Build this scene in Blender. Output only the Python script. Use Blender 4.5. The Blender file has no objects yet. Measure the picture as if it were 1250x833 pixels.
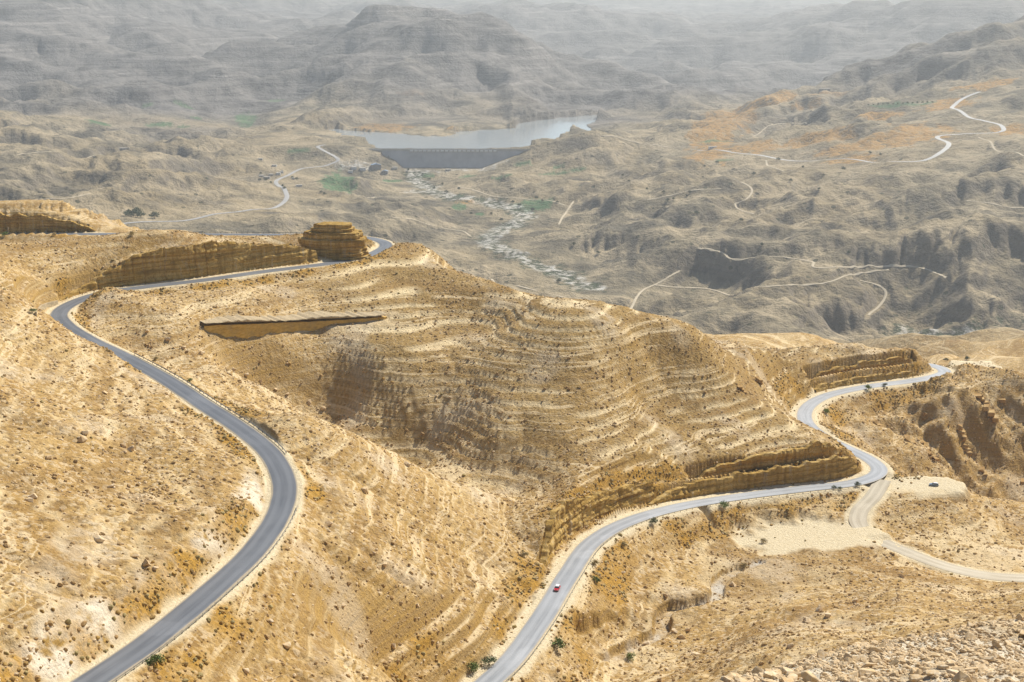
import bpy, bmesh, math, random
import numpy as np
random.seed(7)
rng = np.random.default_rng(7)
scene = bpy.context.scene
COL = scene.collection

# ------------------------------------------------------------------ camera, sky, sun, exposure
F_PX, PITCH = 1717.0, math.radians(14.2)
cam_d = bpy.data.cameras.new('camera')
cam_d.sensor_width = 36.0
cam_d.lens = 36.0 * F_PX / 1250.0
cam_d.clip_start, cam_d.clip_end = 0.5, 90000.0
cam = bpy.data.objects.new('camera', cam_d)
COL.objects.link(cam)
cam.location = (0, 0, 0)
cam.rotation_euler = (math.radians(90) - PITCH, 0, 0)
scene.camera = cam

SUN_EL, SUN_AZ = math.radians(44), math.radians(41)      # azimuth measured from straight ahead to the right
world = bpy.data.worlds.new('World')
scene.world = world
world.use_nodes = True
wn = world.node_tree
bg = wn.nodes['Background']
sky = wn.nodes.new('ShaderNodeTexSky')
sky.sky_type = 'NISHITA'
sky.sun_disc = False
sky.sun_elevation = SUN_EL
sky.sun_rotation = SUN_AZ
sky.altitude = 700
sky.dust_density = 1.0
wn.links.new(sky.outputs[0], bg.inputs[0])
bg.inputs[1].default_value = 0.075
sun_d = bpy.data.lights.new('sun', 'SUN')
sun_d.energy = 5.0
sun_d.angle = math.radians(0.5)
sun_d.color = (1.0, 0.94, 0.84)
sun = bpy.data.objects.new('sun', sun_d)
COL.objects.link(sun)
sun.rotation_euler = (math.radians(90) - SUN_EL, 0, math.pi - SUN_AZ)
scene.view_settings.view_transform = 'Standard'
scene.view_settings.look = 'None'
scene.view_settings.gamma = 1.0
scene.view_settings.exposure = 0.38
HAZE_DENSITY = 0.56e-4

# ------------------------------------------------------------------ small helpers
def tag(o, label=None, cat=None, group=None, kind=None):
    if label: o['label'] = label
    if cat: o['category'] = cat
    if group: o['group'] = group
    if kind: o['kind'] = kind
    return o

def link(name, me, mat=None, parent=None):
    o = bpy.data.objects.new(name, me)
    COL.objects.link(o)
    if mat and not me.materials:
        me.materials.append(mat)
    if parent: o.parent = parent
    return o

def empty(name, loc, rz=0.0):
    o = bpy.data.objects.new(name, None)
    COL.objects.link(o)
    o.empty_display_size = 0.2
    o.location = loc
    o.rotation_euler = (0, 0, rz)
    return o

def copy_tree(o, parent=None):
    c = o.copy()
    COL.objects.link(c)
    if parent: c.parent = parent
    for ch in o.children:
        copy_tree(ch, c)
    return c

def mesh_np(name, V, Q, smooth=True):
    """vertices (n,3) and quads or tris (m,k)"""
    me = bpy.data.meshes.new(name)
    V = np.asarray(V, np.float32); Q = np.asarray(Q, np.int32)
    k = Q.shape[1]
    me.vertices.add(len(V)); me.vertices.foreach_set('co', V.ravel())
    me.loops.add(Q.size); me.loops.foreach_set('vertex_index', Q.ravel())
    me.polygons.add(len(Q))
    me.polygons.foreach_set('loop_start', np.arange(0, Q.size, k, dtype=np.int32))
    me.polygons.foreach_set('use_smooth', np.full(len(Q), smooth, bool))
    me.update(calc_edges=True)
    return me

class MB:
    """collects boxes, prisms and tubes, then links them as one mesh object"""
    def __init__(s): s.bm = bmesh.new()
    def box(s, x0, x1, y0, y1, z0, z1, bevel=0.0):
        r = bmesh.ops.create_cube(s.bm, size=1)
        for v in r['verts']:
            v.co = ((x0 + x1) / 2 + v.co.x * (x1 - x0), (y0 + y1) / 2 + v.co.y * (y1 - y0), (z0 + z1) / 2 + v.co.z * (z1 - z0))
        if bevel:
            ed = list({e for v in r['verts'] for e in v.link_edges})
            bmesh.ops.bevel(s.bm, geom=ed, offset=bevel, segments=2, affect='EDGES', profile=0.6)
        return s
    def prism(s, prof, y0, y1):
        a = [s.bm.verts.new((x, y0, z)) for x, z in prof]
        b = [s.bm.verts.new((x, y1, z)) for x, z in prof]
        n = len(prof)
        s.bm.faces.new(a); s.bm.faces.new(b[::-1])
        for i in range(n):
            s.bm.faces.new((a[i], b[i], b[(i + 1) % n], a[(i + 1) % n]))
        return s
    def tube(s, p, q, r0, r1, n=7):
        p = np.array(p, float); q = np.array(q, float); d = q - p; d /= np.linalg.norm(d)
        e = np.cross(d, (0.3, 0.9, 0.2)); e /= np.linalg.norm(e); f = np.cross(d, e)
        A, B = [], []
        for i in range(n):
            w = 2 * math.pi * i / n; o = math.cos(w) * e + math.sin(w) * f
            A.append(s.bm.verts.new(p + o * r0)); B.append(s.bm.verts.new(q + o * r1))
        for i in range(n):
            s.bm.faces.new((A[i], A[(i + 1) % n], B[(i + 1) % n], B[i]))
        s.bm.faces.new(A[::-1]); s.bm.faces.new(B)
        return s
    def mesh(s, name, smooth=False):
        bmesh.ops.recalc_face_normals(s.bm, faces=s.bm.faces)
        me = bpy.data.meshes.new(name); s.bm.to_mesh(me); s.bm.free()
        if smooth:
            for p in me.polygons: p.use_smooth = True
        return me
    def build(s, name, mat, parent=None, smooth=False):
        return link(name, s.mesh(name, smooth), mat, parent)

# ------------------------------------------------------------------ materials
def new_mat(name):
    m = bpy.data.materials.new(name); m.use_nodes = True
    nt = m.node_tree; b = nt.nodes['Principled BSDF']
    return m, nt, b

def N(nt, typ, **kw):
    n = nt.nodes.new(typ)
    for k, v in kw.items():
        if hasattr(n, k): setattr(n, k, v)
    return n

def L(nt, a, b): nt.links.new(a, b)

def noise(nt, vec, scale, detail=4.0, rough=0.55, dist=0.0):
    n = N(nt, 'ShaderNodeTexNoise')
    n.inputs['Scale'].default_value = scale
    n.inputs['Detail'].default_value = detail
    n.inputs['Roughness'].default_value = rough
    n.inputs['Distortion'].default_value = dist
    if vec is not None: L(nt, vec, n.inputs['Vector'])
    return n.outputs['Fac']

def ramp(nt, fac, stops):
    r = N(nt, 'ShaderNodeValToRGB')
    cr = r.color_ramp
    while len(cr.elements) < len(stops): cr.elements.new(0.5)
    for e, (p, c) in zip(cr.elements, stops):
        e.position = p
        e.color = (*c, 1) if not isinstance(c, (int, float)) else (c, c, c, 1)
    L(nt, fac, r.inputs[0])
    return r.outputs[0]

def mixc(nt, fac, a, b):
    m = N(nt, 'ShaderNodeMix'); m.data_type = 'RGBA'; m.clamp_factor = True
    for s, v in ((0, fac), (6, a), (7, b)):
        if isinstance(v, (int, float)): m.inputs[s].default_value = v
        elif isinstance(v, tuple): m.inputs[s].default_value = (*v, 1)
        else: L(nt, v, m.inputs[s])
    return m.outputs[2]

def mth(nt, op, a, b=None, clamp=False):
    m = N(nt, 'ShaderNodeMath'); m.operation = op; m.use_clamp = clamp
    for i, v in enumerate((a, b)):
        if v is None: continue
        if isinstance(v, (int, float)): m.inputs[i].default_value = v
        else: L(nt, v, m.inputs[i])
    return m.outputs[0]

def attr(nt, name):
    a = N(nt, 'ShaderNodeAttribute'); a.attribute_name = name
    return a.outputs['Fac']

def simple_mat(name, c, rough=0.7, var=0.25, scale=3.0, metal=0.0, bump=0.0, spec=0.3):
    m, nt, b = new_mat(name)
    tc = N(nt, 'ShaderNodeTexCoord')
    f = noise(nt, tc.outputs['Object'], scale, 5)
    lo = tuple(x * (1 - var) for x in c); hi = tuple(min(1, x * (1 + var)) for x in c)
    L(nt, ramp(nt, f, [(0.3, lo), (0.7, hi)]), b.inputs['Base Color'])
    b.inputs['Roughness'].default_value = rough
    b.inputs['Metallic'].default_value = metal
    b.inputs['Specular IOR Level'].default_value = spec
    if bump:
        bp = N(nt, 'ShaderNodeBump'); bp.inputs['Strength'].default_value = bump
        L(nt, f, bp.inputs['Height']); L(nt, bp.outputs[0], b.inputs['Normal'])
    return m

def make_terrain_mat():
    m, nt, b = new_mat('ground')
    geo = N(nt, 'ShaderNodeNewGeometry')
    P = geo.outputs['Position']
    sep = N(nt, 'ShaderNodeSeparateXYZ'); L(nt, P, sep.inputs[0])
    sn = N(nt, 'ShaderNodeSeparateXYZ'); L(nt, geo.outputs['True Normal'], sn.inputs[0])
    sn2 = N(nt, 'ShaderNodeSeparateXYZ'); L(nt, geo.outputs['Normal'], sn2.inputs[0])
    slope = mth(nt, 'SUBTRACT', 1.0, sn2.outputs[2])
    # strata coordinate: height warped a little, stretched sideways
    mp = N(nt, 'ShaderNodeMapping'); mp.inputs['Scale'].default_value = (0.012, 0.012, 0.55)
    L(nt, P, mp.inputs[0])
    strata = noise(nt, mp.outputs[0], 1.0, 5, 0.65)
    mp2 = N(nt, 'ShaderNodeMapping'); mp2.inputs['Scale'].default_value = (0.0012, 0.0012, 0.045)
    L(nt, P, mp2.inputs[0])
    strata_big = noise(nt, mp2.outputs[0], 1.0, 5, 0.6)
    # ---------- near hills: gold limestone rubble
    n_big = noise(nt, P, 0.018, 5)
    n_mid = noise(nt, P, 0.12, 6, 0.6)
    n_fine = noise(nt, P, 0.9, 6, 0.7)
    n_peb = N(nt, 'ShaderNodeTexVoronoi'); n_peb.inputs['Scale'].default_value = 0.75
    L(nt, P, n_peb.inputs['Vector'])
    near = ramp(nt, n_big, [(0.3, (0.38, 0.225, 0.07)), (0.5, (0.47, 0.305, 0.11)), (0.7, (0.56, 0.395, 0.18))])
    near = mixc(nt, ramp(nt, n_mid, [(0.42, 0.0), (0.75, 0.8)]), near, (0.31, 0.175, 0.05))
    n_pat = noise(nt, P, 0.035, 6, .62, .6); n_pat2 = noise(nt, P, 0.05, 5, .6)
    near = mixc(nt, ramp(nt, n_pat, [(0.52, 0.0), (0.66, 0.55)]), near, (0.60, 0.43, 0.20))
    near = mixc(nt, ramp(nt, n_pat2, [(0.56, 0.0), (0.68, 0.6)]), near, (0.27, 0.20, 0.115))
    near = mixc(nt, ramp(nt, n_fine, [(0.52, 0.0), (0.66, 0.75)]), near, (0.60, 0.45, 0.25))
    near = mixc(nt, ramp(nt, n_fine, [(0.33, 0.85), (0.45, 0.0)]), near, (0.12, 0.072, 0.03))
    pebc = N(nt, 'ShaderNodeSeparateColor'); L(nt, n_peb.outputs['Color'], pebc.inputs[0])
    near = mixc(nt, mth(nt, 'MULTIPLY', mth(nt, 'GREATER_THAN', pebc.outputs[0], 0.78), 0.45), near, (0.70, 0.57, 0.38))
    near = mixc(nt, mth(nt, 'MULTIPLY', mth(nt, 'LESS_THAN', pebc.outputs[0], 0.16), 0.55), near, (0.20, 0.125, 0.055))
    # thin pale limestone beds that crop out along the contours
    cb = N(nt, 'ShaderNodeCombineXYZ')
    L(nt, mth(nt, 'ADD', mth(nt, 'MULTIPLY', sep.outputs[2], 0.31), mth(nt, 'MULTIPLY', n_big, 1.1)), cb.inputs[2])
    mpx = N(nt, 'ShaderNodeMapping'); mpx.inputs['Scale'].default_value = (0.004, 0.004, 0.0); L(nt, P, mpx.inputs[0])
    va = N(nt, 'ShaderNodeVectorMath'); L(nt, cb.outputs[0], va.inputs[0]); L(nt, mpx.outputs[0], va.inputs[1])
    bedn = noise(nt, va.outputs[0], 1.0, 3, .6)
    bedl = mth(nt, 'MULTIPLY', ramp(nt, bedn, [(.555, 0.0), (.58, 1.0), (.605, 1.0), (.63, 0.0)]), ramp(nt, noise(nt, P, .05, 3), [(.36, 0.0), (.45, 1.0)]))
    bedd = ramp(nt, bedn, [(.40, 1.0), (.46, 0.0)])
    near = mixc(nt, mth(nt, 'MULTIPLY', attr(nt, 'hill_shade'), ramp(nt, n_mid, [(0.30, .6), (0.6, .95)])), near, ramp(nt, n_fine, [(0.36, (0.13, 0.08, 0.028)), (0.50, (0.29, 0.185, 0.06)), (0.66, (0.44, 0.305, 0.125))]))  # terraced hill darkened: mainly the shade on its face, put into the rubble colour
    near = mixc(nt, mth(nt, 'MULTIPLY', bedd, .45), near, (0.27, 0.16, 0.055))
    near = mixc(nt, mth(nt, 'MULTIPLY', bedl, .85), near, (0.68, 0.53, 0.31))
    near = mixc(nt, mth(nt, 'MULTIPLY', attr(nt, 'ledge'), ramp(nt, n_fine, [(0.30, .6), (0.45, 1.0)])), near, (0.76, 0.61, 0.36))
    # steep faces: bare ochre rock with beds
    face = ramp(nt, strata, [(0.32, (0.22, 0.13, 0.035)), (0.46, (0.46, 0.29, 0.085)), (0.56, (0.37, 0.235, 0.085)), (0.68, (0.55, 0.40, 0.19))])
    face = mixc(nt, ramp(nt, n_fine, [(0.35, 0.5), (0.6, 0.0)]), face, (0.22, 0.14, 0.055))
    near = mixc(nt, ramp(nt, slope, [(0.20, 0.0), (0.42, 0.95)]), near, face)
    near = mixc(nt, mth(nt, 'MULTIPLY', attr(nt, 'white'), ramp(nt, n_mid, [(0.36, 0.0), (0.5, 1.0)])), near, (0.72, 0.63, 0.48))
    near = mixc(nt, mth(nt, 'MULTIPLY', attr(nt, 'gold'), ramp(nt, n_mid, [(0.34, 0.25), (0.56, 0.95)])), near,
                ramp(nt, n_fine, [(0.35, (0.23, 0.135, 0.03)), (0.6, (0.50, 0.28, 0.05))]))
    # ---------- valley: grey tan slopes
    v_big = noise(nt, P, 0.0016, 6, 0.6)
    v_mid = noise(nt, P, 0.009, 6, 0.62)
    v_fine = noise(nt, P, 0.06, 5, 0.65)
    val = ramp(nt, v_big, [(0.32, (0.13, 0.115, 0.085)), (0.46, (0.235, 0.195, 0.125)), (0.58, (0.34, 0.265, 0.155)), (0.70, (0.18, 0.158, 0.12))])
    val = mixc(nt, ramp(nt, v_mid, [(0.47, 0.0), (0.62, 0.8)]), val, (0.47, 0.38, 0.245))
    val = mixc(nt, ramp(nt, v_mid, [(0.32, 0.8), (0.47, 0.0)]), val, (0.10, 0.09, 0.07))
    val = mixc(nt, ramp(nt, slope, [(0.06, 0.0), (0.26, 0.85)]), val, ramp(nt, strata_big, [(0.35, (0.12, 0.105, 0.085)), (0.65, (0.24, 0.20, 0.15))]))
    val = mixc(nt, ramp(nt, v_fine, [(0.30, 0.75), (0.41, 0.0)]), val, (0.07, 0.07, 0.045))
    val = mixc(nt, ramp(nt, v_fine, [(0.60, 0.0), (0.72, 0.5)]), val, (0.45, 0.38, 0.26))
    vd = N(nt, 'ShaderNodeTexVoronoi'); vd.inputs['Scale'].default_value = 0.03; L(nt, P, vd.inputs['Vector'])
    vdc = N(nt, 'ShaderNodeSeparateColor'); L(nt, vd.outputs['Color'], vdc.inputs[0])
    dots = mth(nt, 'MULTIPLY', mth(nt, 'LESS_THAN', vd.outputs['Distance'], .17), mth(nt, 'GREATER_THAN', mth(nt, 'ADD', vdc.outputs[0], mth(nt, 'MULTIPLY', v_mid, .8)), 1.02))
    val = mixc(nt, mth(nt, 'MULTIPLY', dots, .8), val, (0.05, 0.055, 0.03))
    val = mixc(nt, mth(nt, 'MULTIPLY', attr(nt, 'orange'), ramp(nt, v_fine, [(0.36, 0.1), (0.52, 0.95)])), val, (0.46, 0.265, 0.085))
    # ---------- far mountains
    mt = ramp(nt, strata_big, [(0.32, (0.055, 0.052, 0.05)), (0.45, (0.20, 0.185, 0.17)), (0.54, (0.09, 0.083, 0.078)), (0.66, (0.31, 0.285, 0.26))])
    mt = mixc(nt, ramp(nt, v_mid, [(0.40, 0.0), (0.65, 0.6)]), mt, (0.28, 0.255, 0.23))
    mt = mixc(nt, ramp(nt, v_mid, [(0.33, 0.7), (0.46, 0.0)]), mt, (0.055, 0.05, 0.045))
    zone = attr(nt, 'zone')
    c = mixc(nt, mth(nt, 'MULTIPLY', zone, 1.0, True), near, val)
    c = mixc(nt, mth(nt, 'SUBTRACT', zone, 1.0, True), c, mt)
    c = mixc(nt, mth(nt, 'MULTIPLY', attr(nt, 'shoulder'), ramp(nt, n_fine, [(0.3, 0.88), (0.6, 1.0)])), c, ramp(nt, n_fine, [(0.30, (0.63, 0.52, 0.32)), (0.70, (0.74, 0.64, 0.45))]))
    c = mixc(nt, mth(nt, 'MULTIPLY', attr(nt, 'field'), ramp(nt, v_fine, [(0.36, 0.35), (0.5, 1.0)])), c, ramp(nt, v_mid, [(0.35, (0.07, 0.14, 0.06)), (0.65, (0.13, 0.21, 0.10))]))
    c = mixc(nt, mth(nt, 'MULTIPLY', attr(nt, 'wash'), ramp(nt, v_fine, [(0.44, 0.1), (0.60, 0.9)])), c, (0.60, 0.58, 0.52))
    c = mixc(nt, mth(nt, 'MULTIPLY', attr(nt, 'scrub'), ramp(nt, v_fine, [(0.42, 0.9), (0.54, 0.0)])), c, (0.055, 0.075, 0.04))
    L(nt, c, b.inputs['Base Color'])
    b.inputs['Roughness'].default_value = 0.95
    b.inputs['Specular IOR Level'].default_value = 0.1
    # relief finer than the mesh
    b1 = N(nt, 'ShaderNodeBump'); b1.inputs['Strength'].default_value = 0.9; b1.inputs['Distance'].default_value = 0.9
    L(nt, mth(nt, 'ADD', n_fine, mth(nt, 'MULTIPLY', mth(nt, 'MULTIPLY', n_peb.outputs['Distance'], mth(nt, 'SUBTRACT', 1.0, attr(nt, 'shoulder'), True)), -0.25)), b1.inputs['Height'])
    b2 = N(nt, 'ShaderNodeBump'); b2.inputs['Strength'].default_value = 0.75
    L(nt, mth(nt, 'MULTIPLY', mth(nt, 'MULTIPLY', zone, 1.0, True), 16.0), b2.inputs['Distance'])
    L(nt, mth(nt, 'ADD', v_fine, mth(nt, 'MULTIPLY', v_mid, 2.0)), b2.inputs['Height'])
    L(nt, b1.outputs[0], b2.inputs['Normal'])
    L(nt, b2.outputs[0], b.inputs['Normal'])
    return m
MAT_GROUND = make_terrain_mat()

# ------------------------------------------------------------------ terrain: control heights, erosion, beds, road cuts
def ang(u, v):
    """compass angle and tangent of the dip of the sight line to a point of the survey photograph"""
    x = (np.asarray(u, float) - 625) / F_PX; y = -(np.asarray(v, float) - 416.5) / F_PX
    cy = math.cos(PITCH) + y * math.sin(PITCH); cz = -math.sin(PITCH) + y * math.cos(PITCH)
    return np.arctan2(x, cy), -cz / np.hypot(x, cy)

def fr(u): return float(np.interp(u, [690, 900], [0.955, 1.0]))          # distance factors of the two road shelves
def fl(v): return float(np.interp(v, [330, 400, 500, 620, 833], [1.0, 1.05, 1.13, 1.22, 1.25]))
def cr(u, v, z): cz(u, v, z * fr(u))
def cl(u, v, z): cz(u, v, z * fl(v))
def cdr(u, v, d): cd(u, v, d * fr(u))
RS = 1.0
ctrl = []
def cz(u, v, z):
    a, t = ang(u, v); ctrl.append((float(a), math.log(-z / t), float(t)))
def cd(u, v, d):
    a, t = ang(u, v); ctrl.append((float(a), math.log(d), float(t)))
def ch(u, d, t):                      # out of sight: distance and dip
    a, _ = ang(u, 400); ctrl.append((float(a), math.log(d), t))
def world_pts(lst):
    o = []
    for u, v, z in lst:
        a, t = ang(u, v); d = -z / t
        o.append((d * math.sin(a), d * math.cos(a), z))
    return np.array(o)

LEFT_ROAD = [(40,880,-110),(110,833,-113),(180,785,-116.5),(250,728,-120),(310,672,-124),(343,620,-127),(347,590,-128.5),(332,557,-130),(300,528,-132),(250,495,-134),
  (200,462,-136),(150,435,-137.5),(105,413,-139),(79,396,-140),(72,384,-140.6),(85,372,-141.2),(125,358,-142),(180,350,-143),(250,342,-144),(320,332,-145.5),
  (400,322,-147.5),(445,313,-149),(466,305,-150.3),(471,299,-151),(464,294,-152),(448,290.5,-153),(420,288,-154.2),(365,287,-156),(300,286.5,-158),(200,286,-161),
  (100,286,-164),(0,287,-167),(-160,290,-172)]
RIGHT_ROAD = [(548,875,-212),(590,838,-213),(622,808,-213.6),(660,757,-215),(693,703,-216),(722,663,-217),(762,639,-217.8),(820,621,-218.8),(900,607,-220),(980,597,-221),
  (1040,590,-222),(1068,581,-222.5),(1073,572,-223),(1060,560,-223.5),(1035,548,-224.2),(1010,536,-224.8),(990,522,-225.2),(982,510,-225.6),(987,496,-226.2),(1010,483,-227),
  (1060,472,-228.5),(1110,465.5,-230),(1140,460,-231),(1153,455,-231.6),(1147,449,-232.3),(1130,445,-233),(1100,442.5,-234.3),(1040,438,-236)]
SIDE_ROAD = [(1078,586,-222.6),(1066,606,-223.8),(1049,625,-225.4),(1050,642,-227),(1075,660,-228.5),(1110,675,-230),(1150,690,-231),(1200,702,-231.6),(1250,706,-232),(1340,706,-232.5)]

RIGHT_ROAD = [(u, v, z * fr(u)) for u, v, z in RIGHT_ROAD]
SIDE_ROAD = [(u, v, z * fr(u)) for u, v, z in SIDE_ROAD]
LEFT_ROAD = [(u, v, z * fl(v)) for u, v, z in LEFT_ROAD]
for lst, st in ((LEFT_ROAD, 1), (RIGHT_ROAD, 1), (SIDE_ROAD, 1)):
    for u, v, z in lst[::st]: cz(u, v, z)

# foreground rubble crest
for u, v, d in [(850,836,46),(950,820,48),(1050,803,52),(1150,786,56),(1250,768,60),(1400,740,64),(750,860,45),(1250,833,42),(1050,840,41),(1250,930,25),(1050,950,25),(850,980,25),
                (1250,1100,10),(1050,1100,10),(800,1150,10),(500,1200,10),(100,1200,10)]: cd(u, v, d)
for u in (-200, 0, 200, 400, 600):
    for d, t in ((25, .72), (46, .68), (100, .66)): ch(u, d, t)
for u in (-200, 0, 150): ch(u, 150, .62)
for u in (300, 450, 600): ch(u, 170, .66); ch(u, 230, .63)
for u in (750, 900, 1050, 1250, 1400): ch(u, 85, .60); ch(u, 130, .62); ch(u, 200, .60); ch(u, 300, .56)
for u in (620, 740): ch(u, 330, .60)
# left slope
for p in [(0,833,-102),(0,700,-104),(0,600,-108),(0,500,-112),(0,420,-116),(0,372,-118),(60,450,-124),(100,500,-125),(60,385,-132),(200,600,-121),(120,600,-115),(150,700,-113),(100,780,-109),
          (285,600,-122),(250,560,-124),(200,520,-127.5),(280,640,-119),(220,700,-116),(-200,600,-96),(-200,450,-104),(-200,380,-108),(-200,800,-92)]: cl(*p)
# shoulder between the two roads: nearly one plane
_lp = world_pts([p for p in LEFT_ROAD if p[1] > 540]); _rp = world_pts([p for p in RIGHT_ROAD if p[0] < 730])
_pp = np.vstack([_lp, _rp]); PLN = np.linalg.lstsq(np.c_[_pp[:, :2], np.ones(len(_pp))], _pp[:, 2], rcond=None)[0]
def cp(u, v, dz=0.0):
    a, t = ang(u, v)
    d = (PLN[2] + dz) / (-t - PLN[0] * math.sin(a) - PLN[1] * math.cos(a))
    cz(u, v, -t * d)
for p in [(400,600,3),(500,650,1),(450,720,2),(400,800,2),(560,760,0),(600,700,-2),(300,780,3),(560,820,-2),(480,820,0),(380,680,3),(640,700,-2),(500,600,2),(600,640,-1),(260,830,3),
          (400,525,4),(500,574,2),(600,604,-2),(652,645,-3),(440,560,4),(560,680,0),(360,500,3)]: cp(*p)
for p in [(330,470,-152.5),(260,440,-149)]: cl(*p)
# gully behind it
for u, d, z in [(180,605,-160),(230,615,-168),(300,640,-184),(330,645,-190),(400,640,-203),(500,605,-212),(600,552,-206.5),(650,543,-204.5)]: ch(u, d, -z / d)
for p in [(300,400,-158),(250,385,-152.5),(400,400,-165),(420,352,-153),(350,440,-174),(450,450,-177),(450,400,-166),(220,390,-149),(370,345,-150.5),(300,358,-149.5)]: cz(*p)
# terraced hill
for p in [(500,350,-156.5),(500,420,-169),(500,500,-189),(550,500,-189),(550,420,-170),(550,550,-201),(600,500,-184),(600,550,-196),(600,585,-206.5),(600,450,-173.5),(650,450,-172),(650,500,-183),(650,550,-194),(600,400,-167),(700,450,-171),(700,500,-183),(700,550,-193),(650,600,-205),(706,600,-194.5),(735,596,-198),(760,592,-201.5),(830,571,-206.5),(800,560,-200),(900,556,-206.5),(950,541,-208.5),
          (980,545,-208.5),(800,500,-194),(800,440,-177),(900,500,-198),(900,450,-189),(950,442,-199),(1000,440,-213.5),(960,492,-215),(930,470,-202),(1000,530,-211),(1020,548,-210),
          (490,297,-151.5),(515,302,-151.5),(540,310,-152),(570,328,-152),(600,345,-152),(650,362,-151),(700,376,-152),(750,390,-156),(800,401,-161),(840,407,-167),(880,412,-175),(950,427,-199)]: cz(*p)
for p in [(1060,438,-214.5),(1110,440,-219.5)]: cr(*p)
for u, d, t in [(490,900,.205),(540,880,.215),(600,800,.235),(700,760,.26),(800,760,.275),(880,810,.28)]: ch(u, d, t)
# cliff shelf and mesas at upper left
for p in [(125,335,-134),(125,298,-125),(60,304,-126),(30,342,-130),(0,306,-121.5),(0,352,-119),(200,296,-126),(300,295.5,-132),(345,297,-135),(240,295.5,-128.5),(-200,300,-112)]: cz(*p)
for u in (0, 120, 230, 330): ch(u, 810, .191)
for u, d in ((0, 915), (100, 900), (200, 885), (300, 868), (365, 842)): ch(u, d, .186)
for p in [(0,240,-143),(60,255,-151),(110,266,-158.5),(165,280,-166),(-200,225,-133)]: cz(*p)
for u in (-200, 0, 100, 200, 300, 400): ch(u, 1090, .20); ch(u, 1400, .225); ch(u, 2000, .225); ch(u, 2600, .20)
for u in (500, 600, 700, 800): ch(u, 1200, .262); ch(u, 1800, .268); ch(u, 2400, .245)
# humps beyond the pass on the right
for u, v, d in [(980,404,1050),(930,410,1050),(1030,416,1060),(980,428,960),(1075,410,1500),(1120,415,1500),(1220,415,1350),(1300,405,1350),(1170,425,1350),(1220,440,1120)]: cd(u, v, d)
for u, d, t in [(900,1300,.29),(980,1300,.29),(1000,1900,.29),(1150,1900,.295),(1300,1900,.29),(900,2300,.27),(1100,2300,.275),(1300,2300,.27),(1250,960,.295),(1150,960,.29)]: ch(u, d, t)
for p in [(1180,447,-234),(1250,460,-240),(1210,455,-237)]: cr(*p)
# canyon side below the right road
for u, v, d in [(1100,520,788),(1150,560,778),(1200,520,818),(1200,580,795),(1250,600,805),(1250,520,838),(1250,485,845),(1180,482,830),(1050,530,722),(1330,560,800)]: cdr(u, v, d)
for u, d, t in [(1120,690,.385),(1180,700,.395),(1250,705,.405),(1350,705,.41)]: ch(u, d * RS, t)
for p in [(1100,590,-223),(1150,588,-224),(1155,600,-224.5),(1120,600,-224),(1150,640,-231),(1120,630,-228.5),(1200,612,-240),(1250,614,-247),(1250,650,-238),(1150,665,-231),(1220,680,-232),
          (1000,650,-227.2),(940,668,-228.5),(985,668,-228.2),(900,640,-226.5),(800,660,-224.5),(800,720,-228),(720,740,-221),(680,810,-218)]: cr(*p)
# stream gully and foreground spur
STREAM = [(925,690,-230.5),(880,712,-230.5),(872,735,-230.5),(845,745,-230.5),(815,752,-231),(805,780,-231),(770,798,-229),(742,812,-226)]
STREAM = [(u, v, z * .988) for u, v, z in STREAM]
for u, v, z in STREAM: cz(u, v, z + 3)
for p in [(728,840,-219),(700,900,-209),(690,800,-212)]: cz(*p)
for p in [(1000,690,-226),(1000,740,-214),(1000,790,-197),(900,760,-220),(900,800,-206),(850,810,-217),(1100,720,-221),(1100,770,-204),(1200,735,-219),(1250,752,-212),(800,828,-220),(950,705,-226)]: cr(*p)
# valley
for u, v, d in [(1000,400,2560),(1000,350,2800),(1000,300,3050),(1000,250,3450),(1000,200,4000),(1000,150,4700),(1000,120,5400),(1000,106,5900),
    (1200,350,2750),(1200,300,2950),(1200,250,3250),(1200,200,3700),(1200,150,4300),(1200,110,4900),(1200,62,5500),(1250,26,5900),(1320,-20,6300),(1100,91,5700),(1150,72,5650),
    (850,350,2850),(850,300,3100),(850,250,3550),(850,200,4200),(850,160,5000),(800,150,5500),(735,165,5200),(870,130,5700),(930,118,5850),
    (720,300,3250),(720,250,3750),(700,200,4350),(690,177,4680),(740,172,4800),(660,190,4560),
    (560,250,3900),(450,250,3700),(450,300,3150),(400,280,3200),(400,230,4000),(430,212,4500),
    (300,270,3200),(300,230,3800),(300,190,4600),(300,165,5300),(300,140,6200),(250,110,7000),
    (150,270,3100),(150,230,3650),(150,190,4450),(150,150,5600),(100,120,6400),(0,230,3500),(0,190,4300),(0,150,5300),(0,110,6200),
    (-200,230,3500),(-200,150,5300),(-200,60,7600),
    (0,60,7800),(100,60,8200),(200,60,8600),(150,20,9500),(50,0,9800),(-100,-20,9800),(200,4,11000),(250,8,11500),(330,52,10300),(290,3,12300),(350,14,12600),(400,30,12800),
    (500,120,6000),(560,62,6700),(560,33,7000),(525,33,7500),(500,19,7800),(475,4,8000),(450,13,8050),(425,25,8100),(640,42,7500),(700,80,6900),(400,42,8000),(340,82,7300),(300,110,6700),(650,110,6400),(760,110,6700),(820,112,7000),(420,120,6300),(590,90,6350),
    (590,14,12800),(640,9,13000),(690,11,13300),(740,20,13300),(800,46,12300),(850,30,15000),(760,84,10000),(700,60,11000),(900,100,8600),(950,76,9800),(1010,38,10500),(960,52,10300),(1060,20,11000),(1100,13,11200),(1130,4,11500),(1200,-15,11500),(880,88,9500),(1100,70,9300),(1000,88,9000),
    (900,15,17000),(800,22,16500),(960,10,17500),(1200,8,15000)]: cd(u, v, d)
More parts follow.
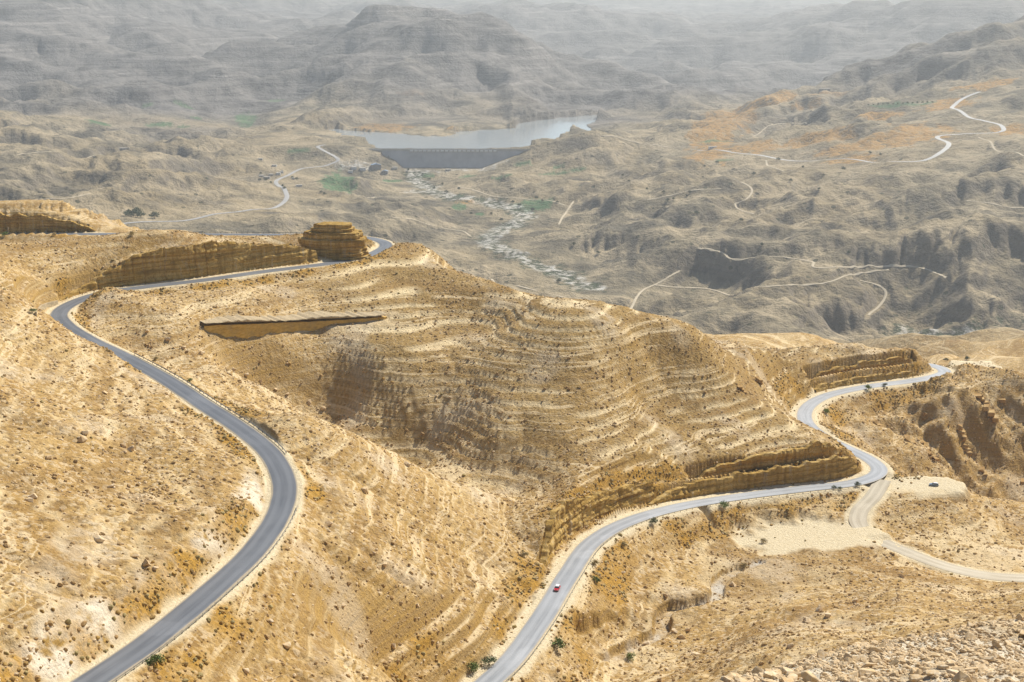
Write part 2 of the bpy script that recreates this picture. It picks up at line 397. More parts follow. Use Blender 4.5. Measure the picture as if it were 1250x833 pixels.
for u, d, t in [(380,9000,.047),(430,9200,.04),(475,9300,.036),(520,9300,.044),(560,8700,.05),(620,8700,.052),(700,8400,.065),(1050,7000,.083),(1100,7000,.078),(1150,7000,.068),(1200,7000,.06),(1250,7300,.05),(1320,7600,.03)]: ch(u, d, t)
for u, v, d in [(600,40,7050),(670,58,7150),(730,92,6850),(560,100,6250),(500,60,7000),(480,90,6500),(640,90,6550),(440,60,7400)]: cd(u, v, d)
for u, v, z in [(640,340,-607),(700,350,-613),(620,290,-598),(600,300,-600),(530,225,-588),(510,209,-583),(575,205,-580),(470,207,-578),(645,265,-596),(1150,405,-641),(1250,408,-643),(1050,408,-636)]: cz(u, v, z)
# reservoir bed and its shores
WATER_Z = -525.0
for p in [(430,170,-545),(480,174,-560),(540,172,-570),(600,170,-570),(640,165,-560),(660,158,-550),(690,152,-545),(720,146,-540)]: cz(*p)
for p in [(395,157,-522),(460,163,-522),(520,160,-521),(560,160,-521),(625,156,-522),(640,148,-520),(700,141,-521),(735,139,-520),(745,143,-520),(725,158,-519),(420,181,-516),(380,170,-518)]: cz(*p)
for u in (-300, 0, 300, 600, 900, 1200, 1500): ch(u, 21000, .0030); ch(u, 26000, .0026)
for u in (-500, 1700):
    for d, t in ((10,.9),(60,.6),(150,.55),(300,.34),(600,.2),(1000,.18),(2000,.22),(3500,.14),(6000,.07),(10000,.01)): ch(u, d, t)

C = np.array(ctrl); PA = C[:, :2]; PT = C[:, 2]
_, keep = np.unique(np.round(PA / 0.004).astype(int), axis=0, return_index=True)
PA, PT = PA[keep], PT[keep]
CC = 0.012
def phi(r2): return np.sqrt(r2 + CC * CC)
n = len(PA)
M = phi(((PA[:, None] - PA[None]) ** 2).sum(-1)) - np.eye(n) * 0.0015
A_ = np.zeros((n + 3, n + 3)); A_[:n, :n] = M; A_[:n, n] = 1; A_[:n, n + 1:] = PA; A_[n, :n] = 1; A_[n + 1:, :n] = PA.T
W_ = np.linalg.solve(A_, np.r_[PT, 0, 0, 0])
def base_t(a, s):
    out = W_[n] + W_[n + 1] * a + W_[n + 2] * s
    for i in range(n):
        out = out + W_[i] * phi((a - PA[i, 0]) ** 2 + (s - PA[i, 1]) ** 2)
    return out

_G = np.linspace(0, 2 * np.pi, 32, endpoint=False); _GC, _GS = np.cos(_G), np.sin(_G)
def perlin(x, y, seed):
    xi = np.floor(x).astype(np.int64); yi = np.floor(y).astype(np.int64)
    fx = x - xi; fy = y - yi
    u = fx * fx * fx * (fx * (fx * 6 - 15) + 10); v = fy * fy * fy * (fy * (fy * 6 - 15) + 10)
    def g(ix, iy, dx, dy):
        h = (ix * 374761393 + iy * 668265263 + seed * 2147483647) & 0xffffffff
        h = ((h ^ (h >> 13)) * 1274126177) & 0xffffffff
        k = ((h ^ (h >> 16)) >> 3) & 31
        return _GC[k] * dx + _GS[k] * dy
    n00 = g(xi, yi, fx, fy); n10 = g(xi + 1, yi, fx - 1, fy)
    n01 = g(xi, yi + 1, fx, fy - 1); n11 = g(xi + 1, yi + 1, fx - 1, fy - 1)
    return ((n00 * (1 - u) + n10 * u) * (1 - v) + (n01 * (1 - u) + n11 * u) * v) * 1.5

def blur(z, k):
    for ax in (0, 1):
        for _ in range(2):
            p = np.pad(z, [(k, k) if i == ax else (0, 0) for i in (0, 1)], mode='edge')
            c = np.cumsum(p, axis=ax)
            c = np.concatenate([np.zeros_like(np.take(c, [0], ax)), c], axis=ax)
            m = z.shape[ax]
            z = (np.take(c, np.arange(2 * k + 1, 2 * k + 1 + m), ax) - np.take(c, np.arange(0, m), ax)) / (2 * k + 1)
    return z

# middle grid, square cells in angle and log distance, for the drainage pattern
DA = 0.0036
AM = np.arange(-0.60, 0.60, DA); SM = np.arange(math.log(8), math.log(24000), DA)
# base on a coarse lattice, then upsampled
ac = np.arange(-0.62, 0.63, DA * 2); sc_ = np.arange(math.log(6), math.log(26000), DA * 2)
tc = base_t(ac[None, :], sc_[:, None])
tc = blur(tc, 1)
def bil(grid, ga, gs, a, s):
    fi = np.interp(a, ga, np.arange(len(ga))); fj = np.interp(s, gs, np.arange(len(gs)))
    i = np.minimum(fi.astype(int), len(ga) - 2); j = np.minimum(fj.astype(int), len(gs) - 2)
    fi = fi - i; fj = fj - j
    return (grid[j, i] * (1 - fi) + grid[j, i + 1] * fi) * (1 - fj) + (grid[j + 1, i] * (1 - fi) + grid[j + 1, i + 1] * fi) * fj
am2, sm2 = np.meshgrid(AM, SM)
tm = bil(tc, ac, sc_, am2, sm2)
dm = np.exp(sm2); zm0 = -tm * dm
xm, ym = dm * np.sin(am2), dm * np.cos(am2)

def erode(z, d, da, iters=64, K=0.011, dif=0.16):
    R, Cn = z.shape; cell = d * da; idx = np.arange(R * Cn).reshape(R, Cn)
    z = z.copy(); nb = [(j, i) for j in (-1, 0, 1) for i in (-1, 0, 1) if (j, i) != (0, 0)]
    ns = R * Cn
    for it in range(iters):
        zp = np.pad(z, 1, mode='edge')
        best = np.zeros_like(z); rec = idx.copy(); low = np.full_like(z, 1e9)
        for j, i in nb:
            zn = zp[1 + j:R + 1 + j, 1 + i:Cn + 1 + i]
            sl = (z - zn) / (cell * math.hypot(i, j))
            low = np.minimum(low, zn)
            m = sl > best
            if j == -1: m[0] = False
            if j == 1: m[-1] = False
            if i == -1: m[:, 0] = False
            if i == 1: m[:, -1] = False
            best = np.where(m, sl, best); rec = np.where(m, idx + j * Cn + i, rec)
        p = rec.ravel().copy(); root = p == np.arange(ns)
        p[root] = ns
        p = np.r_[p, ns]
        S = np.ones(ns + 1); S[ns] = 0
        for _ in range(11):
            S = S + np.bincount(p, weights=S, minlength=ns + 1); S[ns] = 0
            p = p[p]
        A = S[:ns].reshape(R, Cn)
        dz = np.minimum(K * (A ** 0.5) * best * cell, 0.45 * best * cell)
        lap = (zp[:-2, 1:-1] + zp[2:, 1:-1] + zp[1:-1, :-2] + zp[1:-1, 2:]) / 4 - z
        pit = (best == 0)
        z = z - dz + dif * lap
        z = np.where(pit, np.maximum(z, low + 0.0008 * cell), z)
    return z, A

seedn = np.zeros_like(zm0)
for k, (w, a) in enumerate(((0.11, .010), (0.055, .007), (0.026, .004), (0.012, .002))):
    q_ = perlin(am2 / w + 31 * k, sm2 / w, 11 + k)
    seedn += (q_ if k else (.35 - np.abs(q_) * 1.6)) * a
r0 = int(np.searchsorted(SM, math.log(170)))
r1 = int(np.searchsorted(SM, math.log(21000)))
ze, flow = erode((zm0 + seedn * dm * (0.7 + 0.5 * (1 - 1 / (1 + np.exp((dm - 1500) / 150)))))[r0:r1], dm[r0:r1], DA, 56)
D = np.zeros_like(zm0)
Dn = (ze - zm0[r0:r1]) / dm[r0:r1]
D[r0:r1] = Dn - blur(Dn, 22)
# second pass at twice the detail for everything beyond the pass
DF = 0.0019
AF = np.arange(-0.44, 0.44, DF); SF = np.arange(math.log(2250), math.log(12500), DF)
af2, sf2 = np.meshgrid(AF, SF); df2 = np.exp(sf2)
zf0 = -bil(tc, ac, sc_, af2, sf2) * df2
zf1 = zf0 + bil(D, AM, SM, af2, sf2) * df2 * 1.0
sd2 = np.zeros_like(zf1)
for k, (w, a) in enumerate(((.036, .0032), (.018, .0022), (.009, .0012), (.005, .0006))):
    q_ = perlin(af2 / w + 17 * k, sf2 / w, 141 + k); sd2 += (.35 - np.abs(q_) * 1.6 if k < 2 else q_) * a
zf2, _fl = erode(zf1 + sd2 * df2, df2, DF, 44, 0.016, .05)
DFN = (zf2 - zf0) / df2
DFN = DFN - blur(DFN, 42)

# ------------------------------------------------------------------ final grid
def steps(lo, hi, st): return list(np.arange(math.log(lo), math.log(hi), st))
S_ROWS = np.array(steps(3, 24, .06) + steps(24, 75, .012) + steps(75, 185, .03) + steps(185, 900, .00255) + steps(900, 1060, .004) + steps(1060, 2350, .018)
                  + steps(2350, 6800, .0042) + steps(6800, 12000, .0055) + steps(12000, 17500, .008) + steps(17500, 26000, .025))
inner = np.radians(np.arange(-20.9, 20.91, 0.045))
outer = np.radians(20.9 + np.cumsum(np.linspace(.06, .95, 46)))
A_COLS = np.r_[-outer[::-1], inner, outer]
NA, NS = len(A_COLS), len(S_ROWS)
a2, s2 = np.meshgrid(A_COLS, S_ROWS)
d2 = np.exp(s2); X = d2 * np.sin(a2); Y = d2 * np.cos(a2)
tb = bil(tc, ac, sc_, a2, s2)
Zb = -tb * d2
def sstep(x, a, b):
    t = np.clip((x - a) / (b - a), 0, 1); return t * t * (3 - 2 * t)
nearm = 1 - sstep(d2, 950, 1250)
gain = 0.42 * sstep(d2, 180, 260) * nearm + 1.35 * (1 - nearm)
terr_hill = sstep(d2, 520, 600) * (1 - sstep(d2, 840, 900)) * sstep(a2, -.16, -.10) * (1 - sstep(a2, .20, .24))
VALLEY_ROAD = [(150,272),(235,266.5),(300,259),(335,254),(350,243),(346,232),(337,221),(339,216),(352,213),(374,207),(404,203.5),(413,200),(392,187),(388,183),(397,179)]
HIGHWAY = [(852,180.5),(900,188),(955,192),(1010,193),(1040,194),(1062,196),(1085,200.5),(1104,201.5),(1128,199),(1150,189),(1158,179),(1146,166),(1172,162),(1222,158),(1224,153.5),(1190,144),(1164,134),(1163,128),(1178,118),(1196,112)]
RIVER = [(505,214),(515,226),(540,238),(590,247),(628,255),(640,266),(612,280),(596,293),(604,302),(640,316),(668,328),(695,342),(720,352)]
def hit0(u, v, dmin=1300):
    a, t = ang(u, v); ss = np.arange(math.log(dmin), math.log(16000), .002)
    tt = bil(tc, ac, sc_, np.full(ss.shape, float(a)), ss); k = np.where(tt <= float(t))[0]
    d = math.exp(ss[k[0]] if len(k) else ss[-1]); return np.array([d * math.sin(a), d * math.cos(a), -float(t) * d])
def thick(P, step):
    o = []
    for p, q in zip(P[:-1], P[1:]):
        m = max(2, int(np.linalg.norm(q[:2] - p[:2]) / step)); o += [p + (q - p) * k / m for k in range(m)]
    return np.array(o + [P[-1]])
FLAT = np.ones(Zb.shape)
def near_path(P, R):
    Dm = np.full(Zb.shape, np.inf)
    for px, py, _ in P:
        d = math.hypot(px, py); a = math.atan2(px, py)
        j0, j1 = np.searchsorted(S_ROWS, [math.log(max(5, d - R)), math.log(d + R)]); i0, i1 = np.searchsorted(A_COLS, [a - R / d, a + R / d])
        q = (slice(j0, j1), slice(i0, i1)); Dm[q] = np.minimum(Dm[q], np.hypot(X[q] - px, Y[q] - py))
    return Dm
for lst, R, lo in ((VALLEY_ROAD, 260, .15), (HIGHWAY, 300, .12), (RIVER, 260, .12), ([(110,148),(160,150),(225,154),(240,142),(320,128)], 420, .15), ([(430,208),(500,216),(620,205),(700,209)], 200, .25)):
    Dm = near_path(thick(np.array([hit0(u, v) for u, v in lst]), 40), R)
    FLAT *= lo + (1 - lo) * sstep(np.where(np.isfinite(Dm), Dm, R), R * .25, R)
CALM = 1 - .65 * sstep(d2, 660, 720) * (1 - sstep(d2, 960, 1050)) * (1 - sstep(a2, -.13, -.08))
canyon = np.exp(-(((X - 258) / 75) ** 2 + ((Y - 775) / 62) ** 2))
gain = gain + 0.6 * canyon
farg = sstep(d2, 2300, 2600) * (1 - sstep(d2, 11500, 12400))
mtw = .7 * sstep(d2, 5000, 6200)
Dd = gain * (bil(D, AM, SM, a2, s2) * (1 - farg * (1 - mtw)) + bil(DFN, AF, SF, a2, s2) * farg * (1 - mtw)) * d2
Dd = Dd * FLAT
lim = (3.0 - 1.7 * terr_hill) * nearm + (27 + 30 * sstep(d2, 4800, 6000)) * (1 - nearm) + 8 * canyon
Z = Zb + lim * np.tanh(Dd / lim)
# rough ground at several wavelengths, only where the mesh can carry them
rows = np.arange(NS)
def add_noise(wl, amp, seed, dmin, dmax, ridge=False):
    r = np.where((d2[:, 0] >= dmin * .8) & (d2[:, 0] <= dmax * 1.25))[0]
    sl = slice(r[0], r[-1] + 1)
    p = perlin(X[sl] / wl, Y[sl] / wl, seed)
    if ridge: p = 0.5 - np.abs(p) * 2
    w = sstep(d2[sl], dmin * .8, dmin * 1.1) * (1 - sstep(d2[sl], dmax * .9, dmax * 1.25)) if dmin > 5 else (1 - sstep(d2[sl], dmax * .9, dmax * 1.25))
    Z[sl] += p * amp * w * CALM[sl] * (.35 + .65 * FLAT[sl])
for wl, amp, sd in ((60, 1.6, 1), (26, .7, 2)):
    add_noise(wl, amp, sd, 150, 1000)
for wl, amp, sd in ((6, .35, 6), (2.2, .22, 7), (1.0, .14, 8)):
    add_noise(wl, amp, sd, 3, 100)
for wl, amp, sd in ((420, 7, 21), (180, 4.5, 22), (85, 3, 23), (42, 1.8, 24), (20, 1.2, 25)):
    add_noise(wl, amp, sd, 1250, 6500)
for wl, amp, sd in ((900, 18, 31), (420, 11, 32), (200, 6, 33), (100, 4, 34)):
    add_noise(wl, amp, sd, 6000, 18000)

for wl, amp, sd in ((1500, 70, 131), (700, 40, 132), (330, 22, 133)):
    add_noise(wl, amp, sd, 6000, 18000, True)
for wl, amp, sd in ((520, 20, 134), (230, 11, 135), (110, 6, 136), (58, 3.4, 137), (30, 1.7, 138)):
    add_noise(wl, amp, sd, 2500, 6500, True)
# hard and soft beds: narrow treads and short risers that follow the contours
def beds(z, per, warp, strength, lo=.62):
    q = z / per + warp
    f = q - np.floor(q)
    g = np.floor(q) + sstep(f, lo, 1.0)
    return z + (g - q + (lo * .5)) * per * strength
sl = slice(int(np.searchsorted(S_ROWS, math.log(180))), int(np.searchsorted(S_ROWS, math.log(1150))))
wp = perlin(X[sl] / 160, Y[sl] / 160, 41) * .5
st = sstep(perlin(X[sl] / 70, Y[sl] / 70, 42), -.35, .25) * nearm[sl]
th_ = terr_hill[sl]
qz = Z[sl] / 3.3 + wp + .35 * perlin(Z[sl] / 7.0, X[sl] / 300, 46)
fz = qz - np.floor(qz)
brk = sstep(perlin(X[sl] / 55, Y[sl] / 55, 47) + .5 * perlin(X[sl] / 18 + np.floor(qz) * 3.7, Y[sl] / 18, 48), -.42, -.02)
LEDGE = np.zeros(Z.shape)
LEDGE[sl] = np.exp(-((fz - .80) / .14) ** 2) * brk * (th_ + .45 * (1 - th_)) * nearm[sl]
Z[sl] += (np.floor(qz) + sstep(fz, .80, 1.0) - qz + .4) * 3.3 * (.36 * th_ + .2 * (1 - th_)) * (.35 + .65 * brk) * nearm[sl]
Z[sl] = beds(Z[sl], 1.25, wp * 2.7, .25 * st * sstep(perlin(X[sl] / 45, Y[sl] / 45, 43), -.3, .3))
for wl, amp, sd in ((12, .30, 3), (6, .34, 3), (3.2, .30, 4), (1.8, .2, 5)):
    add_noise(wl, amp, sd, 150, 1000)
for wl, amp, sd in ((34, 5.0, 151), (15, 2.6, 152), (7, 1.2, 153)):
    Z += canyon * (.4 - np.abs(perlin(X / wl, Y / wl, sd)) * 2) * amp
sl = slice(int(np.searchsorted(S_ROWS, math.log(2300))), NS)
wp = perlin(X[sl] / 1500, Y[sl] / 1500, 44) * .6
st = sstep(perlin(X[sl] / 900, Y[sl] / 900, 45), -.3, .4)
farw = sstep(d2[sl], 5200, 7500)
Z[sl] = beds(Z[sl], 62, wp, .22 * st * (0.25 + .75 * farw))
Z[sl] = beds(Z[sl], 23, wp, .28 * st * (0.25 + .75 * farw))

def sample(G, x, y):
    x = np.asarray(x, float); y = np.asarray(y, float)
    return bil(G, A_COLS, S_ROWS, np.arctan2(x, y), np.log(np.hypot(x, y)))
def ground(x, y): return sample(Z, x, y)
def ground1(x, y): return float(ground(np.array([x]), np.array([y]))[0])

def hit(u, v, dmin=100.0):
    """where the sight line of a survey point meets the ground"""
    a, t = ang(u, v); a, t = float(a), float(t)
    fi = np.interp(a, A_COLS, np.arange(NA)); i = min(int(fi), NA - 2); f = fi - i
    col = Z[:, i] * (1 - f) + Z[:, i + 1] * f
    tt = -col / d2[:, 0]
    ok = np.where((tt <= t) & (d2[:, 0] > dmin))[0]
    j = ok[0] if len(ok) else NS - 2
    if j > 0 and tt[j - 1] > t:
        w = (tt[j - 1] - t) / (tt[j - 1] - tt[j]); s = S_ROWS[j - 1] + w * (S_ROWS[j] - S_ROWS[j - 1])
    else: s = S_ROWS[j]
    d = math.exp(s); x, y = d * math.sin(a), d * math.cos(a)
    return np.array([x, y, ground1(x, y)])

def spline(P, step):
    P = np.asarray(P, float); out = []
    Q = np.vstack([2 * P[0] - P[1], P, 2 * P[-1] - P[-2]])
    for i in range(1, len(Q) - 2):
        p0, p1, p2, p3 = Q[i - 1:i + 3]
        k = [0.0]
        for a_, b_ in ((p0, p1), (p1, p2), (p2, p3)): k.append(k[-1] + max(1e-3, np.linalg.norm(b_[:2] - a_[:2])) ** .5)
        m = max(2, int(np.linalg.norm(p2 - p1) / step))
        for q in range(m):
            t = k[1] + (k[2] - k[1]) * q / m
            A1 = (k[1]-t)/(k[1]-k[0])*p0 + (t-k[0])/(k[1]-k[0])*p1
            A2 = (k[2]-t)/(k[2]-k[1])*p1 + (t-k[1])/(k[2]-k[1])*p2
            A3 = (k[3]-t)/(k[3]-k[2])*p2 + (t-k[2])/(k[3]-k[2])*p3
            B1 = (k[2]-t)/(k[2]-k[0])*A1 + (t-k[0])/(k[2]-k[0])*A2
            B2 = (k[3]-t)/(k[3]-k[1])*A2 + (t-k[1])/(k[3]-k[1])*A3
            out.append((k[2]-t)/(k[2]-k[1])*B1 + (t-k[1])/(k[2]-k[1])*B2)
    out.append(P[-1])
    return np.array(out)

def nearest(path, R):
    """distance of every grid point to a path (and the path height there), inf beyond R"""
    Dm = np.full(Z.shape, np.inf); Zr = np.zeros(Z.shape)
    for px, py, pz in path:
        d = math.hypot(px, py); a = math.atan2(px, py)
        if d - R < 4: continue
        j0 = np.searchsorted(S_ROWS, math.log(d - R)); j1 = np.searchsorted(S_ROWS, math.log(d + R))
        da = R / max(d - R, 5); i0 = np.searchsorted(A_COLS, a - da); i1 = np.searchsorted(A_COLS, a + da)
        if j1 <= j0 or i1 <= i0: continue
        q = (slice(j0, j1), slice(i0, i1))
        r = np.hypot(X[q] - px, Y[q] - py)
        m = (r < Dm[q]) & (r < R)
        Dm[q] = np.where(m, r, Dm[q]); Zr[q] = np.where(m, pz, Zr[q])
    return Dm, Zr

# the butte the left road bends round, and the shelf cliff right of it
def mesa(u, v, z_at, rx, ry, rot, top, k, seed):
    a, t = ang(u, v); d = -z_at / t; cx, cy = d * math.sin(a), d * math.cos(a)
    dx, dy = X - cx, Y - cy
    c, s = math.cos(rot), math.sin(rot)
    ex, ey = (dx * c + dy * s) / rx, (-dx * s + dy * c) / ry
    m = (np.abs(dx) < rx * 3 + 30) & (np.abs(dy) < ry * 3 + 30)
    r = np.hypot(ex, ey)[m]
    x, y = X[m], Y[m]
    r = r + perlin(x / 9, y / 9, seed) * .26 + perlin(x / 4, y / 4, seed + 1) * .13
    h = top + perlin(x / 6, y / 6, seed + 2) * .8 - np.maximum(0, r - 1) * k * min(rx, ry)
    q = (h - top) / 2.6 + perlin(x / 15, y / 15, seed + 3) * .4; f = q - np.floor(q)
    h = h + (sstep(f, .3, .7) - f) * 2.3
    Z[m] = np.maximum(Z[m], h)
mesa(15, 268, -162, 38, 12, -0.1, -149, 1.2, 64)
mesa(1046, 452, -226, 46, 13, 0.1, -216, 1.5, 68)
mesa(1094, 450, -229, 18, 10, 0.1, -218.5, 1.8, 72)

def piece(x, pts):
    return np.interp(x, [p[0] for p in pts], [p[1] for p in pts])
def carve(path, hw, R, cut, fill=0.8, rough=1.0):
    Dm, Zr = nearest(path, R)
    m = np.isfinite(Dm)
    w = perlin(X[m] / 24, Y[m] / 24, 51) * 1.5 * rough
    dist = Dm[m] - hw
    dd = np.where(dist > 0, np.maximum(0, dist + w * np.clip(dist, 0, 1.5) / 1.5), dist)
    hi = Zr[m] - .06 + piece(np.maximum(dd, 0), cut)
    lo = Zr[m] - .06 - piece(np.maximum(dist, 0), [(0, 0), (7, 7 * fill), (15, 18 * fill), (R, 130)])
    Z[m] = np.where(dist <= 0, Zr[m] - .06, np.clip(Z[m], lo, hi))
    return Dm
left_path = spline(world_pts(LEFT_ROAD), 1.3)
right_path = spline(world_pts(RIGHT_ROAD), 1.5)
side_path = spline(world_pts(SIDE_ROAD), 1.5)
CUT1 = [(0, 0), (.5, .3), (3.0, 4.6), (4.0, 4.9), (5.8, 8.0), (6.8, 8.4), (8.8, 12.0), (10.5, 12.8), (13, 17), (15, 18), (18, 24), (40, 60)]
CUT2 = [(0, 0), (1.5, .4), (3.2, 3.4), (3.9, 3.6), (5.6, 6.6), (8.0, 7.2), (9.7, 10.2), (10.4, 10.4), (12.1, 13.2), (15, 14.5), (18, 20), (40, 50)]
CUT3 = [(0, 0), (1.5, .4), (40, 26)]
D_side = carve(side_path, 5.0, 30, CUT3, .6)
D_left = carve(left_path, 5.6, 42, CUT1, .75, .45)
D_right = carve(right_path, 6.0, 42, CUT2, .75)
# rock cuts: top edge of each face, followed along the road; the ground behind meets it
def face_line(path, side, off, tops):
    o = offset(path, side * off); a = np.arctan2(o[:, 0], o[:, 1]); d = np.hypot(o[:, 0], o[:, 1])
    f = o[:, 1] * math.cos(PITCH) - path[:, 2] * math.sin(PITCH); u = 625 + F_PX * o[:, 0] / f
    us = [q[0] for q in tops]; vt = np.interp(u, us, [q[1] for q in tops])
    _, t = ang(u, vt); zt = -t * d
    h = np.where((u > us[0]) & (u < us[-1]), zt - path[:, 2], 0)
    h = np.maximum(smooth1(np.maximum(h, 0), 3), 0)
    return o, h
def smooth1(z, k):
    p = np.pad(z, k, mode='edge'); c = np.cumsum(np.r_[0, p]); return (c[2 * k + 1:] - c[:-2 * k - 1]) / (2 * k + 1)
def offset(path, off):
    t = np.gradient(path[:, :2], axis=0); t /= np.linalg.norm(t, axis=1, keepdims=True) + 1e-9
    o = path.copy(); o[:, 0] += t[:, 1] * off; o[:, 1] -= t[:, 0] * off       # positive = right of travel
    return o
def part_of(path, lst, i0, i1):
    w = world_pts(lst); i = int(np.argmin(np.hypot(*(path[:, :2] - w[i0, :2]).T))); j = int(np.argmin(np.hypot(*(path[:, :2] - w[i1, :2]).T)))
    return path[min(i, j):max(i, j) + 1]
CUTS = []
def plan_cut(kind, label, path, side, off, tops, back=.22, reach=34):
    o, h = face_line(path, side, off, tops)
    CUTS.append((kind, label, path, side, off, o, h))
    for k in range(0, len(o)):
        if h[k] < .4: continue
        tx, ty = (path[min(k + 1, len(o) - 1)] - path[max(k - 1, 0)])[:2]; l = math.hypot(tx, ty); nx, ny = side * ty / l, -side * tx / l
        px, py = o[k, :2]; d = math.hypot(px, py); a = math.atan2(px, py); R = reach
        j0, j1 = np.searchsorted(S_ROWS, [math.log(d - R), math.log(d + R)]); i0, i1 = np.searchsorted(A_COLS, [a - R / d, a + R / d])
        q = (slice(j0, j1), slice(i0, i1)); dx, dy = X[q] - px, Y[q] - py
        n_ = dx * nx + dy * ny; l_ = np.abs(dx * ny - dy * nx)
        m = (n_ > 3.4) & (n_ < R) & (l_ < 1.8 + n_ * .10)
        top = path[k, 2] + h[k] - .35 - back * (n_ - 3.4) + perlin(X[q] / 5, Y[q] / 5, 57) * .35
        Z[q] = np.where(m, np.maximum(Z[q], top), Z[q])
        m2 = (n_ > -.8) & (n_ <= 3.4) & (l_ < 1.8)
        Z[q] = np.where(m2, np.minimum(Z[q], path[k, 2] + .3), Z[q])
plan_cut('ochre', 'long ochre rock cut along the far side of the upper left road strand', part_of(left_path, LEFT_ROAD, 14, 20), -1, 7.2,
         [(62,384),(76,366),(100,351),(125,338),(150,323),(175,312),(200,305),(230,299),(300,297),(345,299),(366,301),(392,309),(402,321)])
plan_cut('ochre', 'dark rock cut behind the upper road at the left picture edge', part_of(left_path, LEFT_ROAD, 29, 32), 1, 8.0, [(-150,246),(-60,254),(0,261),(60,266),(92,271),(112,280),(122,287)], .1)
_rc = part_of(right_path, RIGHT_ROAD, 4, 11)
plan_cut('ochre', 'broken vertical rock cut above the lower road where it turns right, under the terraced hill', part_of(right_path, RIGHT_ROAD, 4, 7), -1, 9.5, [(668,676),(680,634),(692,616),(708,611),(740,603),(775,592),(800,588),(818,592),(835,612)])
plan_cut('ochre', 'lower tier of the rock cut along the straight before the road junction', part_of(right_path, RIGHT_ROAD, 6, 12), -1, 7.4, [(800,612),(830,596),(870,586),(920,578),(970,569),(1010,561),(1035,558),(1046,566),(1054,584)])
plan_cut('ochre', 'upper tier of the rock cut above the straight before the road junction', part_of(right_path, RIGHT_ROAD, 7, 11), -1, 13.5, [(850,588),(880,570),(930,558),(970,550),(1000,542),(1018,543),(1026,552),(1032,562)])
plan_cut('ochre', 'lower tier of the rock cut beside the last bend of the lower road', part_of(right_path, RIGHT_ROAD, 19, 22), -1, 7.4, [(975,498),(988,480),(1005,470),(1030,463),(1060,459),(1090,456),(1112,454),(1122,457),(1130,464)])
plan_cut('ochre', 'upper tier of the rock cut beside the last bend of the lower road', part_of(right_path, RIGHT_ROAD, 19, 22), -1, 14.5, [(985,480),(1000,457),(1030,448),(1060,441),(1095,437),(1112,439),(1122,447),(1126,456)])
# stream bed: a little incised channel
sp = spline(world_pts(STREAM), 1.5)
Dm, Zr = nearest(sp, 14)
m = np.isfinite(Dm)
w = perlin(X[m] / 6, Y[m] / 6, 55) * 1.2
ramp_ = piece(np.maximum(Dm[m] + w - 2.6, 0), [(0, 0), (.9, 3.2), (4, 4.4), (9, 9), (14, 60)])
Z[m] = np.minimum(Z[m], Zr[m] + ramp_)
D_stream = Dm
# two levelled gravel patches by the side road
def pad(u, v, z, rx, ry, rot):
    p = world_pts([(u, v, z)])[0]
    dx, dy = X - p[0], Y - p[1]; c, s = math.cos(rot), math.sin(rot)
    r = np.hypot((dx * c + dy * s) / rx, (-dx * s + dy * c) / ry) + perlin(X / 11, Y / 11, 58) * .42 + perlin(X / 4, Y / 4, 59) * .15
    w = 1 - sstep(r, .8, 1.25)
    Z[:] = Z * (1 - w) + (z + .02 * dx) * w
    return w
pad1 = pad(1118, 591, -224.0 * RS, 25, 12, -.05)
pad2 = pad(985, 655, -227.6 * RS, 32, 17, .1)
pad3 = pad(1185, 447, -234.5 * RS, 20, 16, .1)
# dam footing and reservoir shore line
a2m = d2 > 2000
DAM_L = world_pts([(466, 182, -518)])[0]; DAM_R = world_pts([(648, 182.5, -518)])[0]
LAKE = [(409,157.5),(435,160.5),(465,162),(495,163.5),(503,166),(530,166.5),(553,165.5),(557,160.5),(602,159),(628,156.5),(631,152),(640,149),(690,143.5),(737,139.5),(728,147),(714,155),(727,161),(706,168.5),(690,171),
        (659,176),(636,182.3),(560,182.5),(469,182),(449,178),(430,168),(400,158)]
LK = world_pts([(u, v, WATER_Z) for u, v in LAKE])
def inside(px, py, poly):
    r = np.zeros(px.shape, bool); k = len(poly)
    for i in range(k):
        x0, y0 = poly[i][:2]; x1, y1 = poly[(i + 1) % k][:2]
        c = ((y0 > py) != (y1 > py)) & (px < (x1 - x0) * (py - y0) / (y1 - y0 + 1e-9) + x0)
        r ^= c
    return r
box_ = (X > LK[:, 0].min() - 400) & (X < LK[:, 0].max() + 400) & (Y > LK[:, 1].min() - 420) & (Y < LK[:, 1].max() + 500)
xs, ys = X[box_] + perlin(X[box_] / 45, Y[box_] / 45, 95) * 14, Y[box_] + perlin(X[box_] / 45, Y[box_] / 45, 96) * 30
ins = inside(xs, ys, LK)
dmn = np.full(xs.shape, 1e9)
for i in range(len(LK)):
    p, q = LK[i, :2], LK[(i + 1) % len(LK), :2]; e = q - p
    t = np.clip(((xs - p[0]) * e[0] + (ys - p[1]) * e[1]) / (e @ e), 0, 1)
    dmn = np.minimum(dmn, np.hypot(xs - p[0] - t * e[0], ys - p[1] - t * e[1]))
zb = Z[box_]
behind = Y[box_] > np.interp(X[box_], [DAM_L[0], DAM_R[0]], [DAM_L[1], DAM_R[1]]) + 2
zb = np.where(ins & behind, np.minimum(zb, WATER_Z - 2 - np.minimum(dmn * .25, 30)), np.where(behind, np.maximum(zb, WATER_Z + .5 + np.minimum(dmn * .12, 14)), zb))
side = np.maximum(DAM_L[0] - X[box_], X[box_] - DAM_R[0])
fd = np.interp(X[box_], [DAM_L[0], DAM_R[0]], [DAM_L[1], DAM_R[1]]) - Y[box_]
zb = np.where((side > 0) & (fd > -4), np.maximum(zb, WATER_Z + 3 + np.minimum(side * .12, 16) - np.maximum(fd, 0) * .42), zb)
